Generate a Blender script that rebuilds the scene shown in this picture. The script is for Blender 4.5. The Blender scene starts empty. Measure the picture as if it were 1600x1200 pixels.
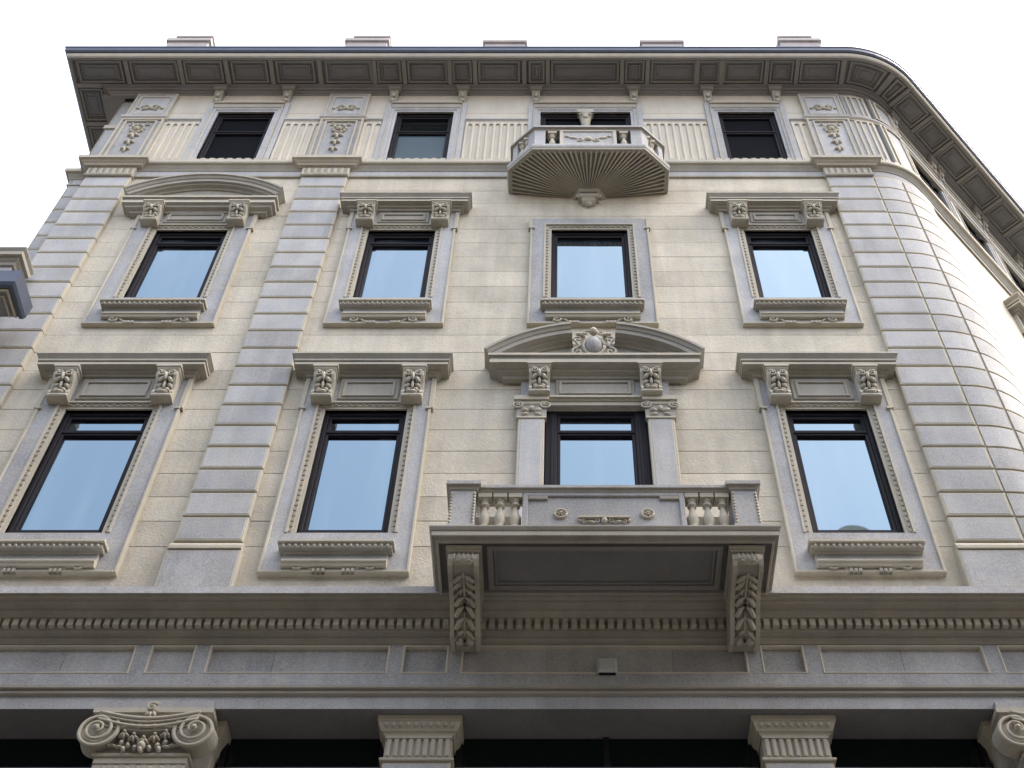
import bpy, bmesh, math, random
from math import sin, cos, pi, radians, tan, sqrt

random.seed(7)
S = bpy.context.scene
C = S.collection

# ------------------------------------------------------------------ camera
cam_d = bpy.data.cameras.new('camera')
cam = bpy.data.objects.new('camera', cam_d)
C.objects.link(cam)
cam.location = (0, -9.0, 1.6)
cam.rotation_euler = (radians(90 + 53.4), 0, 0)
cam_d.sensor_width = 36.0
cam_d.lens = 36.0 * 2006 / 1600
cam_d.shift_x = -78 / 1600
cam_d.clip_start = 0.05
cam_d.clip_end = 3000
S.camera = cam

# ------------------------------------------------------------------ sky, sun, exposure
SUN_EL, SUN_AZ = 60.0, 89.0          # azimuth clockwise from +Y (east = +X)
world = bpy.data.worlds.new('World')
S.world = world
world.use_nodes = True
wn = world.node_tree.nodes
wl = world.node_tree.links
wn.clear()
w_out = wn.new('ShaderNodeOutputWorld')
w_bg = wn.new('ShaderNodeBackground')
w_sky = wn.new('ShaderNodeTexSky')
w_sky.sky_type = 'NISHITA'
w_sky.sun_disc = False
w_sky.sun_elevation = radians(SUN_EL)
w_sky.sun_rotation = radians(SUN_AZ)
w_sky.altitude = 100
w_sky.air_density = 1.0
w_sky.dust_density = 8.0
w_sky.ozone_density = 1.0
w_mix = wn.new('ShaderNodeMix')
w_mix.data_type = 'RGBA'
w_mix.inputs[0].default_value = 0.14           # thin high cloud veil over the whole sky
w_mix.inputs[7].default_value = (10.5, 11.0, 11.8, 1)
wl.new(w_sky.outputs[0], w_mix.inputs[6])
wl.new(w_mix.outputs[2], w_bg.inputs['Color'])
w_bg.inputs['Strength'].default_value = 0.15
wl.new(w_bg.outputs[0], w_out.inputs['Surface'])

sun_d = bpy.data.lights.new('sun', 'SUN')
sun_d.energy = 0.5
sun_d.angle = radians(20)
sun_d.color = (1.0, 0.97, 0.92)
sun = bpy.data.objects.new('sun', sun_d)
C.objects.link(sun)
_d = (sin(radians(SUN_AZ)) * cos(radians(SUN_EL)), cos(radians(SUN_AZ)) * cos(radians(SUN_EL)), sin(radians(SUN_EL)))
from mathutils import Vector, Matrix
sun.rotation_euler = Vector(_d).to_track_quat('Z', 'Y').to_euler()
sun.location = (20, -10, 40)

S.view_settings.view_transform = 'Standard'
S.view_settings.look = 'None'
S.view_settings.gamma = 1.0
S.view_settings.use_curve_mapping = False
S.view_settings.exposure = 1.97
S.render.engine = 'CYCLES'
S.cycles.max_bounces = 8
S.cycles.diffuse_bounces = 4
S.cycles.glossy_bounces = 4
try:
    S.cycles.use_denoising = True
except Exception:
    pass

# ------------------------------------------------------------------ materials
def nodes_of(name):
    m = bpy.data.materials.new(name)
    m.use_nodes = True
    nt = m.node_tree
    nt.nodes.clear()
    o = nt.nodes.new('ShaderNodeOutputMaterial')
    b = nt.nodes.new('ShaderNodeBsdfPrincipled')
    nt.links.new(b.outputs[0], o.inputs[0])
    return m, nt, b

def stone(name, col, blotch=0.10, speck=0.12, speck_scale=70, rough=0.85, bump=0.15, rnd=0.08, streak=0.06, joint=None):
    """a mineral surface: base colour, soft blotches, fine speckle, faint run-off streaks, per-piece tone"""
    m, nt, b = nodes_of(name)
    N = nt.nodes.new
    L = nt.links.new
    geo = N('ShaderNodeNewGeometry')
    def noise(scale, detail, rough_, vec=None):
        n = N('ShaderNodeTexNoise')
        n.inputs['Scale'].default_value = scale
        n.inputs['Detail'].default_value = detail
        n.inputs['Roughness'].default_value = rough_
        L(vec if vec else geo.outputs['Position'], n.inputs['Vector'])
        return n.outputs['Fac']
    def scale_fac(sock, amp):            # (fac-.5)*amp*2
        a = N('ShaderNodeMath'); a.operation = 'MULTIPLY_ADD'
        L(sock, a.inputs[0]); a.inputs[1].default_value = 2 * amp; a.inputs[2].default_value = -amp
        return a.outputs[0]
    def add(s1, s2):
        a = N('ShaderNodeMath'); a.operation = 'ADD'
        L(s1, a.inputs[0]); L(s2, a.inputs[1])
        return a.outputs[0]
    blot = scale_fac(noise(1.6, 6, 0.62), blotch * 2.0)
    fine = noise(speck_scale, 3, 0.7)
    spk = scale_fac(fine, speck * 2.0)
    mp = N('ShaderNodeMapping')
    mp.inputs['Scale'].default_value = (5.0, 5.0, 0.45)
    L(geo.outputs['Position'], mp.inputs['Vector'])
    st = scale_fac(noise(1.0, 5, 0.6, mp.outputs[0]), streak * 2.0)
    oi = N('ShaderNodeObjectInfo')
    rn = scale_fac(oi.outputs['Random'], rnd)
    tot = add(add(blot, spk), add(st, rn))
    one = N('ShaderNodeMath'); one.operation = 'ADD'; one.inputs[1].default_value = 1.0
    L(tot, one.inputs[0])
    vm = N('ShaderNodeVectorMath'); vm.operation = 'SCALE'
    vm.inputs[0].default_value = col
    L(one.outputs[0], vm.inputs['Scale'])
    # faint warm/cool drift
    mid = noise(7.0, 4, 0.6)
    mx = N('ShaderNodeMix'); mx.data_type = 'RGBA'; mx.blend_type = 'MULTIPLY'
    ramp = N('ShaderNodeValToRGB')
    ramp.color_ramp.elements[0].position = 0.35; ramp.color_ramp.elements[0].color = (0.93, 0.95, 1.0, 1)
    ramp.color_ramp.elements[1].position = 0.65; ramp.color_ramp.elements[1].color = (1.0, 0.985, 0.94, 1)
    L(mid, ramp.inputs[0])
    mx.inputs[0].default_value = 0.8
    L(vm.outputs[0], mx.inputs[6]); L(ramp.outputs[0], mx.inputs[7])
    L(mx.outputs[2], b.inputs['Base Color'])
    b.inputs['Roughness'].default_value = rough
    b.inputs['Specular IOR Level'].default_value = 0.25
    if bump:
        bp = N('ShaderNodeBump')
        bp.inputs['Strength'].default_value = bump
        bp.inputs['Distance'].default_value = 0.02
        ad = add(fine, noise(14, 5, 0.6))
        L(ad, bp.inputs['Height'])
        L(bp.outputs[0], b.inputs['Normal'])
    return m

def plain(name, col, rough=0.5, metal=0.0, var=0.06, scale=9, spec=0.5):
    m, nt, b = nodes_of(name)
    n = nt.nodes.new('ShaderNodeTexNoise')
    n.inputs['Scale'].default_value = scale
    n.inputs['Detail'].default_value = 4
    g = nt.nodes.new('ShaderNodeNewGeometry')
    nt.links.new(g.outputs['Position'], n.inputs['Vector'])
    r = nt.nodes.new('ShaderNodeValToRGB')
    r.color_ramp.elements[0].position = 0.3
    r.color_ramp.elements[1].position = 0.7
    r.color_ramp.elements[0].color = tuple(c * (1 - var) for c in col) + (1,)
    r.color_ramp.elements[1].color = tuple(c * (1 + var) for c in col) + (1,)
    nt.links.new(n.outputs['Fac'], r.inputs[0])
    nt.links.new(r.outputs[0], b.inputs['Base Color'])
    b.inputs['Roughness'].default_value = rough
    b.inputs['Metallic'].default_value = metal
    b.inputs['Specular IOR Level'].default_value = spec
    return m

def glass(name, col, ior, tint=(0.63, 0.86, 1.0), curtain=0.0):
    m, nt, b = nodes_of(name)
    N = nt.nodes.new
    g = N('ShaderNodeNewGeometry')
    n = N('ShaderNodeTexNoise')
    n.inputs['Scale'].default_value = 0.9
    n.inputs['Detail'].default_value = 1
    nt.links.new(g.outputs['Position'], n.inputs['Vector'])
    bp = N('ShaderNodeBump')
    bp.inputs['Strength'].default_value = 0.035
    bp.inputs['Distance'].default_value = 0.06
    nt.links.new(n.outputs['Fac'], bp.inputs['Height'])
    mp = N('ShaderNodeMapping')
    mp.inputs['Scale'].default_value = (3.2, 3.2, 0.35)
    nt.links.new(g.outputs['Position'], mp.inputs['Vector'])
    n2 = N('ShaderNodeTexNoise')
    n2.inputs['Scale'].default_value = 1.0
    n2.inputs['Detail'].default_value = 3
    nt.links.new(mp.outputs[0], n2.inputs['Vector'])
    cr = N('ShaderNodeValToRGB')                       # pale curtains hanging behind some of the glass
    cr.color_ramp.elements[0].position = 0.48
    cr.color_ramp.elements[1].position = 0.72
    cr.color_ramp.elements[0].color = col + (1,)
    cr.color_ramp.elements[1].color = tuple(c + curtain for c in col) + (1,)
    nt.links.new(n2.outputs['Fac'], cr.inputs[0])
    nt.links.new(cr.outputs[0], b.inputs['Base Color'])
    b.inputs['Roughness'].default_value = 0.015
    b.inputs['IOR'].default_value = ior
    b.inputs['Specular Tint'].default_value = tint + (1,)
    nt.links.new(bp.outputs[0], b.inputs['Normal'])
    return m

M = {
    'plaster': stone('lime_plaster', (0.54, 0.49, 0.39), 0.17, 0.10, 34, 0.9, 0.45, 0.09, 0.15),
    'smooth': stone('smooth_plaster', (0.57, 0.525, 0.43), 0.08, 0.04, 50, 0.9, 0.10, 0.03, 0.10),
    'grey': stone('grey_stone', (0.392, 0.388, 0.376), 0.17, 0.26, 55, 0.85, 0.16, 0.13, 0.12),
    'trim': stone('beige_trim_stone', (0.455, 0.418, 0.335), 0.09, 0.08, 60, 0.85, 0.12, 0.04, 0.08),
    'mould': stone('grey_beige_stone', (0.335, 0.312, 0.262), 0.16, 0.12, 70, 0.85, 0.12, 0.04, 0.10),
    'joint': stone('joint_mortar', (0.40, 0.365, 0.30), 0.08, 0.08, 60, 0.95, 0.1, 0.0, 0.0),
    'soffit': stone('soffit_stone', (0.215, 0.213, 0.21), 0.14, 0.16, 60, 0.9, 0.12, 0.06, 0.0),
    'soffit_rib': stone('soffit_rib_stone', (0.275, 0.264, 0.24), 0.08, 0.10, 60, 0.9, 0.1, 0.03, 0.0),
    'gutter': plain('zinc_gutter', (0.075, 0.09, 0.125), 0.5, 0.25, 0.12, 3),
    'frame': plain('dark_bronze_frame', (0.016, 0.0145, 0.018), 0.6, 0.0, 0.1, 9, 0.12),
    'black': plain('black_recess', (0.012, 0.012, 0.013), 0.7, 0.0, 0.1),
    'glass': glass('window_glass', (0.012, 0.016, 0.022), 2.9, curtain=0.06),
    'glass_dark': glass('shop_glass', (0.006, 0.008, 0.008), 1.5),
    'dark_pane': plain('matt_dark_pane', (0.006, 0.007, 0.009), 0.8, 0, 0.1, 5, 0.05),  # opaque matt near-black pane, fills attic windows instead of glass
    'blind_teal': plain('drawn_teal_blind', (0.055, 0.085, 0.10), 0.6, 0, 0.1, 2, 0.3),
    'bar': plain('steel_bar', (0.22, 0.22, 0.22), 0.4, 0.5, 0.1),
    'roof': plain('roof_zinc', (0.20, 0.21, 0.23), 0.6, 0.3, 0.15, 2),
    'chim': stone('chimney_stone', (0.40, 0.37, 0.35), 0.08, 0.08, 50, 0.9, 0.1, 0.04, 0.08),
    'box': plain('pale_grey_plastic', (0.47, 0.50, 0.46), 0.5, 0.0, 0.05),
    'asphalt': plain('asphalt', (0.042, 0.042, 0.044), 0.9, 0, 0.25, 12),
    'paving': stone('paving_stone', (0.15, 0.146, 0.14), 0.1, 0.15, 40, 0.85, 0.2, 0.05, 0.0),
    'ochre': stone('ochre_plaster', (0.17, 0.15, 0.12), 0.08, 0.04, 40, 0.9, 0.15, 0.0, 0.08),
    'tile': plain('roof_tile', (0.22, 0.12, 0.08), 0.8, 0, 0.2, 6),
}

# ------------------------------------------------------------------ mesh builder: x along the wall, p proud of it, z up
ID = lambda x, p, z: (x, -p, z)
R_C, U1 = 1.0, 4.71                       # rounded corner: radius, where it starts
ANG = radians(46)
U2 = U1 + R_C * ANG
def path(u, p, z):
    """wall coordinates that follow the front, the rounded corner and the side front"""
    if u <= U1:
        return (u, -p, z)
    if u <= U2:
        a = (u - U1) / R_C
        return (U1 + (R_C + p) * sin(a), R_C - (R_C + p) * cos(a), z)
    s = u - U2
    ex, ey = U1 + R_C * sin(ANG), R_C - R_C * cos(ANG)
    return (ex + s * cos(ANG) + p * sin(ANG), ey + s * sin(ANG) - p * cos(ANG), z)

class MB:
    def __init__(self, mp=ID):
        self.v, self.f, self.m, self.sm = [], [], [], []
        self.mp = mp
    def add(self, vs, fs, mat, smooth=False):
        o = len(self.v)
        self.v += [self.mp(*q) for q in vs]
        for f in fs:
            self.f.append([i + o for i in f]); self.m.append(mat); self.sm.append(smooth)
        return self
    def quad(self, a, b, c, d, mat):
        return self.add([a, b, c, d], [[0, 1, 2, 3]], mat)
    def box(self, x0, x1, p0, p1, z0, z1, mat):
        vs = [(x0, p0, z0), (x1, p0, z0), (x1, p1, z0), (x0, p1, z0), (x0, p0, z1), (x1, p0, z1), (x1, p1, z1), (x0, p1, z1)]
        return self.add(vs, [[0, 1, 2, 3], [4, 7, 6, 5], [3, 2, 6, 7], [0, 4, 5, 1], [1, 5, 6, 2], [0, 3, 7, 4]], mat)
    def cbox(self, x0, x1, p0, p1, z0, z1, ch, mat, edge=None, margin=0.0):
        """box whose front has a chamfer and, if asked, a flat drafted margin of another stone"""
        edge = edge or mat
        def ring(i, p):
            return [(x0 + i, p, z0 + i), (x1 - i, p, z0 + i), (x1 - i, p, z1 - i), (x0 + i, p, z1 - i)]
        rs = [ring(0, p0), ring(0, p1 - ch), ring(ch, p1)]
        if margin:
            rs += [ring(ch + margin, p1), ring(ch + margin + 0.004, p1 + 0.004)]
        for a, b in zip(rs, rs[1:]):
            self.add(a + b, [[i, (i + 1) % 4, 4 + (i + 1) % 4, 4 + i] for i in range(4)], edge)
        self.add(rs[-1], [[0, 1, 2, 3]], mat)
        return self
    def sweep(self, prof, plan, mats, caps=True):
        """profile [(p,z)...] from bottom to top swept along a plan polyline [(x,y)...] (outward on the right), mitred"""
        n = len(plan)
        ns = []
        for i in range(n - 1):
            dx, dy = plan[i + 1][0] - plan[i][0], plan[i + 1][1] - plan[i][1]
            l = sqrt(dx * dx + dy * dy)
            ns.append((dy / l, -dx / l))
        off = []
        for i in range(n):
            a = ns[max(i - 1, 0)]; b = ns[min(i, n - 2)]
            k = 1 + a[0] * b[0] + a[1] * b[1]
            off.append(((a[0] + b[0]) / k, (a[1] + b[1]) / k))
        k = len(prof)
        vs = []
        for (x, y), (ox, oy) in zip(plan, off):
            for p, z in prof:
                vs.append((x + ox * p, y + oy * p, z))
        o = len(self.v)
        self.v += vs
        for i in range(n - 1):
            for j in range(k - 1):
                a = o + i * k + j
                self.f.append([a, a + k, a + k + 1, a + 1])
                self.m.append(mats if isinstance(mats, str) else mats[j]); self.sm.append(False)
        if caps:
            mm = mats if isinstance(mats, str) else mats[0]
            self.f.append([o + j for j in range(k)]); self.m.append(mm); self.sm.append(False)
            self.f.append([o + (n - 1) * k + j for j in reversed(range(k))]); self.m.append(mm); self.sm.append(False)
        return self
    def extr(self, poly, x0, x1, mat):
        """closed side outline [(p,z)...] extruded along x"""
        n = len(poly)
        vs = [(x0, p, z) for p, z in poly] + [(x1, p, z) for p, z in poly]
        fs = [[i, (i + 1) % n, n + (i + 1) % n, n + i] for i in range(n)] + [list(range(n))[::-1], [n + i for i in range(n)]]
        return self.add(vs, fs, mat)
    def plate(self, poly, p0, p1, mat):
        """closed front outline [(x,z)...] extruded in depth"""
        n = len(poly)
        vs = [(x, p0, z) for x, z in poly] + [(x, p1, z) for x, z in poly]
        fs = [[i, (i + 1) % n, n + (i + 1) % n, n + i] for i in range(n)] + [[n + i for i in range(n)]]
        return self.add(vs, fs, mat)
    def blob(self, c, r, mat, nu=8, nv=5, rot=0.0):
        """rounded lump (ellipsoid), rot turns it in the wall plane"""
        vs, fs = [], []
        cr, sr = cos(rot), sin(rot)
        for j in range(nv + 1):
            t = pi * j / nv
            for i in range(nu):
                a = 2 * pi * i / nu
                x, z, p = r[0] * sin(t) * cos(a), r[2] * sin(t) * sin(a), -r[1] * cos(t)
                vs.append((c[0] + x * cr - z * sr, c[1] + p, c[2] + x * sr + z * cr))
        for j in range(nv):
            for i in range(nu):
                a = j * nu + i; b = j * nu + (i + 1) % nu
                fs.append([a, b, b + nu, a + nu])
        return self.add(vs, fs, mat, True)
    def tube(self, pts, rad, mat, nseg=6):
        """tube along points (x,p,z); rad number or list"""
        n = len(pts)
        rads = rad if isinstance(rad, (list, tuple)) else [rad] * n
        V = [Vector(q) for q in pts]
        vs, fs = [], []
        for i in range(n):
            t = (V[min(i + 1, n - 1)] - V[max(i - 1, 0)])
            if t.length < 1e-9: t = Vector((1, 0, 0))
            t.normalize()
            up = Vector((0, 1, 0)) if abs(t.y) < 0.9 else Vector((0, 0, 1))
            a = t.cross(up).normalized(); b = t.cross(a)
            for s in range(nseg):
                q = V[i] + (a * cos(2 * pi * s / nseg) + b * sin(2 * pi * s / nseg)) * rads[i]
                vs.append(tuple(q))
        for i in range(n - 1):
            for s in range(nseg):
                a, b = i * nseg + s, i * nseg + (s + 1) % nseg
                fs.append([a, b, b + nseg, a + nseg])
        fs += [list(range(nseg))[::-1], [(n - 1) * nseg + s for s in range(nseg)]]
        return self.add(vs, fs, mat, True)
    def spiral(self, c, r0, turns, mat, dirn=1, start=0.0, thick=0.2, n=34, p_out=0.0):
        """volute: a tube winding in to its eye in the wall plane"""
        pts, rr = [], []
        for i in range(n + 1):
            t = i / n
            r = r0 * (1 - t) ** 0.85 + r0 * 0.10
            a = start + dirn * 2 * pi * turns * t
            pts.append((c[0] + r * cos(a), c[1] + p_out * t, c[2] + r * sin(a)))
            rr.append(max(r0 * thick * (1 - 0.55 * t), 0.003))
        self.tube(pts, rr, mat)
        self.blob((c[0], c[1] + p_out, c[2]), (r0 * 0.17, r0 * 0.2, r0 * 0.17), mat)
        return self
    def lathe(self, prof, c, mat, n=12, smooth=True, flutes=0.0):
        """profile [(r,z)...] turned about a vertical axis at c=(x,p)"""
        k = len(prof)
        vs, fs = [], []
        for i in range(n):
            a = 2 * pi * i / n
            fl = 1.0 - (flutes if i % 2 else 0.0)
            for r, z in prof:
                vs.append((c[0] + r * fl * cos(a), c[1] + r * fl * sin(a), z))
        for i in range(n):
            for j in range(k - 1):
                a = i * k + j; b = ((i + 1) % n) * k + j
                fs.append([a, b, b + 1, a + 1])
        return self.add(vs, fs, mat, smooth)
    def disc(self, c, r, depth, mat, n=20, dome=0.0):
        """short drum standing out of the wall plane"""
        vs = [(c[0] + r * cos(2 * pi * i / n), c[1], c[2] + r * sin(2 * pi * i / n)) for i in range(n)]
        vs += [(c[0] + r * .92 * cos(2 * pi * i / n), c[1] + depth, c[2] + r * .92 * sin(2 * pi * i / n)) for i in range(n)]
        vs += [(c[0], c[1] + depth + dome, c[2])]
        fs = [[i, (i + 1) % n, n + (i + 1) % n, n + i] for i in range(n)] + [[n + i, n + (i + 1) % n, 2 * n] for i in range(n)]
        return self.add(vs, fs, mat, False)
    def arc(self, prof, cx, cz, r, a0, a1, n, mat):
        """profile [(p, dr)...] swept along an arc in the wall plane (angles from +x)"""
        k = len(prof)
        vs = []
        for i in range(n + 1):
            a = a0 + (a1 - a0) * i / n
            for p, dr in prof:
                vs.append((cx + (r + dr) * cos(a), p, cz + (r + dr) * sin(a)))
        fs = []
        for i in range(n):
            for j in range(k):
                a = i * k + j; b = i * k + (j + 1) % k
                fs.append([a, b, b + k, a + k])
        fs += [list(range(k)), [n * k + j for j in reversed(range(k))]]
        return self.add(vs, fs, mat)
    def mesh(self, name):
        me = bpy.data.meshes.new(name)
        me.from_pydata(self.v, [], self.f)
        names = []
        for x in self.m:
            if x not in names: names.append(x)
        for x in names: me.materials.append(M[x])
        me.polygons.foreach_set('material_index', [names.index(x) for x in self.m])
        me.polygons.foreach_set('use_smooth', self.sm)
        me.update()
        bm = bmesh.new(); bm.from_mesh(me)
        bmesh.ops.recalc_face_normals(bm, faces=bm.faces)
        bm.to_mesh(me); bm.free()
        return me
    def build(self, name, parent=None, loc=(0, 0, 0), rz=0.0, label=None, kind=None):
        return link(name, self.mesh(name), parent, loc, rz, label, kind)

def link(name, me, parent=None, loc=(0, 0, 0), rz=0.0, label=None, kind=None):
    o = bpy.data.objects.new(name, me)
    C.objects.link(o)
    o.parent = parent
    o.location = loc
    o.rotation_euler = (0, 0, rz)
    if label: o['label'] = label
    if kind: o['kind'] = kind
    return o

def thing(name, label, cat, loc=(0, 0, 0)):
    o = bpy.data.objects.new(name, None)
    C.objects.link(o)
    o.location = loc
    o['label'] = label; o['category'] = cat
    return o

def dup(root, loc, rz=0.0, label=None):
    r = root.copy(); C.objects.link(r)
    r.location = loc; r.rotation_euler = (0, 0, rz)
    if label: r['label'] = label
    elif 'label' in r: del r['label']
    for ch in list(root.children):
        c = ch.copy(); C.objects.link(c); c.parent = r
    return r

def plan_of(u0, u1, breaks=()):
    """plan polyline of the wall line between two path stations"""
    us = [u0]
    if u0 < U1 < u1:
        us.append(U1)
    for i in range(1, 12):
        u = U1 + (U2 - U1) * i / 12
        if u0 < u < u1: us.append(u)
    if u0 < U2 < u1: us.append(U2)
    us.append(u1)
    return [path(u, 0, 0)[:2] for u in us]

# ------------------------------------------------------------------ setting out
BAY = [-5.17, -2.235, 0.385, 3.015]
PIL = [-6.765, -3.545, 4.29]
HW = 0.345                                     # half width of a pilaster
SIDE_END = U2 + 13.0
UC = 5.045                                     # end of the rounded block strip
US = U2 + 0.14                                 # end of the second strip, start of the side plaster
X_LEFT = -7.42                                 # left corner of the block
Z0, CH = 10.98, 0.3755                         # first block joint and course height
NCOURSE = 21
OPEN = []                                      # openings in the wall: x0,x1,z0,z1 in path coordinates
HALF = {0: 0.50, 1: 0.468, 3: 0.468}
for i in (0, 1, 3):
    OPEN.append((BAY[i] - HALF[i], BAY[i] + HALF[i], 11.16, 13.21))
    OPEN.append((BAY[i] - HALF[i], BAY[i] + HALF[i], 15.55, 17.31))
    OPEN.append((BAY[i] - 0.465, BAY[i] + 0.465, 19.40, 21.17))
OPEN.append((BAY[2] - 0.615, BAY[2] + 0.615, 10.20, 13.235))
OPEN.append((BAY[2] - 0.53, BAY[2] + 0.53, 15.55, 17.32))
OPEN.append((BAY[2] - 0.735, BAY[2] + 0.735, 18.62, 21.17))
SIDE_BAYS = [U2 + 2.75, U2 + 6.2, U2 + 9.4]
for u in SIDE_BAYS:
    OPEN.append((u - 0.468, u + 0.468, 11.16, 13.21))
    OPEN.append((u - 0.468, u + 0.468, 15.55, 17.31))
SIDE_TOP = [U2 + 0.82, U2 + 2.2, U2 + 3.58, U2 + 6.2, U2 + 9.4]
for u in SIDE_TOP:
    OPEN.append((u - 0.465, u + 0.465, 19.40, 21.17))

# ================================================================== street and ground
g = MB()
g.add([(-400, 400, 0), (400, 400, 0), (400, -400, 0), (-400, -400, 0)], [[0, 1, 2, 3]], 'asphalt')
g.build('ground', kind='structure')
pv = MB()
pv.sweep([(0.0, 0.0), (1.9, 0.0), (1.9, 0.12), (0.0, 0.14)], [(X_LEFT, 0)] + plan_of(-7.0, SIDE_END), ['paving'] * 3)
pv.build('pavement', kind='structure')
pv = MB()
pv.box(-40, 24, 11.6, 13.0, 0.002, 0.13, 'paving')
pv.build('pavement', kind='structure')

# ================================================================== the corner building
B = thing('corner_building', 'ornate cream and grey stone corner building with rounded right corner and two balconies', 'building')

# ---- bearing wall with its openings (plaster face comes as courses in front of it)
def wall_sheet(mb, u0, u1, z0, z1, p, mat, ops, depth=0.10):
    us = sorted({u0, u1} | {a for o in ops for a in o[:2] if u0 < a < u1} | ({U1 + (U2 - U1) * i / 12 for i in range(13)} if u1 > U2 else set()))
    zs = sorted({z0, z1} | {a for o in ops for a in o[2:] if z0 < a < z1})
    for a, b in zip(us, us[1:]):
        for c, d in zip(zs, zs[1:]):
            mu, mz = (a + b) / 2, (c + d) / 2
            if any(o[0] < mu < o[1] and o[2] < mz < o[3] for o in ops):
                continue
            mb.add([(a, p, c), (b, p, c), (b, p, d), (a, p, d)], [[0, 1, 2, 3]], mat)
wall = MB(path)
wall_sheet(wall, X_LEFT + 0.32, SIDE_END, 9.0, 22.0, -0.03, 'joint', OPEN)
wall.mp = ID
wall.box(X_LEFT, X_LEFT + 0.33, -0.5, -0.12, 0.0, 22.0, 'grey')
wall.quad((X_LEFT + 0.01, -0.1, 0), (X_LEFT + 0.01, -12, 0), (X_LEFT + 0.01, -12, 22.0), (X_LEFT + 0.01, -0.1, 22.0), 'plaster')
e = path(SIDE_END, 0, 0)
wall.add([(e[0], -e[1], 0), (e[0] - 6, -e[1] - 6, 0), (e[0] - 6, -e[1] - 6, 22), (e[0], -e[1], 22)], [[0, 1, 2, 3]], 'plaster')
WALL = wall.build('wall', B)

# plaster ashlar courses with recessed joints, cut at openings and pilasters
def spans(u0, u1, z0, z1):
    cuts = sorted([(o[0], o[1]) for o in OPEN if o[2] < z1 - 0.02 and o[3] > z0 + 0.02 and o[0] > u0 and o[1] < u1])
    out, a = [], u0
    for c, d in cuts:
        out.append((a, c)); a = d
    out.append((a, u1))
    return [q for q in out if q[1] - q[0] > 0.02]
zlist = [(10.36, Z0)] + [(Z0 + k * CH, Z0 + (k + 1) * CH) for k in range(NCOURSE)]
zlist[-1] = (zlist[-1][0], 18.93)
for (za, zb) in zlist:
    for (ua, ub) in ((PIL[0] + HW - 0.03, PIL[1] - HW + 0.03), (PIL[1] + HW - 0.03, PIL[2] - HW + 0.03), (US - 0.02, SIDE_END)):
        for (a, b) in spans(ua, ub, za, zb):
            c = MB(path)
            ch = 0.0045 if za < 14.2 else 0.003
            c.cbox(a, b, -0.028, 0.0 + random.uniform(-0.0015, 0.0015), za + 0.0018, zb - 0.0018, ch, 'plaster')
            c.build('course', WALL)
# smooth upper wall of the attic storey
for (za, zb, mat) in ((21.175, 21.88, 'smooth'), (20.845, 21.17, 'smooth'), (19.2, 20.84, 'smooth')):
    for (ua, ub) in ((PIL[0] + HW - 0.03, PIL[1] - HW + 0.03), (PIL[1] + HW - 0.03, PIL[2] - HW + 0.03), (US - 0.02, SIDE_END)):
        cuts = sorted([(o[0], o[1]) for o in OPEN if o[2] < zb and o[3] > za + 0.05 and ua < o[0] and o[1] < ub])
        a = ua
        lst = []
        for c0, d0 in cuts:
            lst.append((a, c0)); a = d0
        lst.append((a, ub))
        for a, b in lst:
            c = MB(path)
            c.cbox(a, b, -0.028, 0.0, za, zb, 0.004, mat)
            c.build('attic_panel', WALL)

# ---- pilasters of rusticated grey blocks
def pilaster_parts(root, mapf, u0, u1, proud, nseg=1, low=True, z_lo=Z0):
    for k in range(NCOURSE - 1):
        za, zb = z_lo + k * CH + 0.010, z_lo + (k + 1) * CH - 0.010
        block(root, mapf, u0, u1, proud, za, zb, nseg)
    block(root, mapf, u0, u1, proud, z_lo + (NCOURSE - 1) * CH + 0.010, 18.80, nseg)

_bcache = {}
def block(root, mapf, u0, u1, proud, za, zb, nseg):
    if nseg == 1 and mapf is ID:
        key = (round(u1 - u0, 4), round(zb - za, 4), proud)
        if key not in _bcache:
            w, h = u1 - u0, zb - za
            mb = MB(); mb.cbox(-w / 2, w / 2, -0.02, proud, 0, h, 0.010, 'grey', 'trim', 0.012)
            _bcache[key] = mb.mesh('block')
        return link('block', _bcache[key], root, ((u0 + u1) / 2, 0, za))
    mb = MB()
    ch = 0.008
    prof = [(-0.02, za), (proud - ch, za), (proud, za + ch), (proud, za + 2 * ch), (proud, zb - 2 * ch), (proud, zb - ch), (proud - ch, zb), (-0.02, zb)]
    plan = [path(u0 + (u1 - u0) * i / nseg, 0, 0)[:2] for i in range(nseg + 1)]
    mb.sweep(prof, plan, ['trim', 'trim', 'trim', 'grey', 'trim', 'trim', 'trim'])
    return mb.build('block', root)

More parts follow.
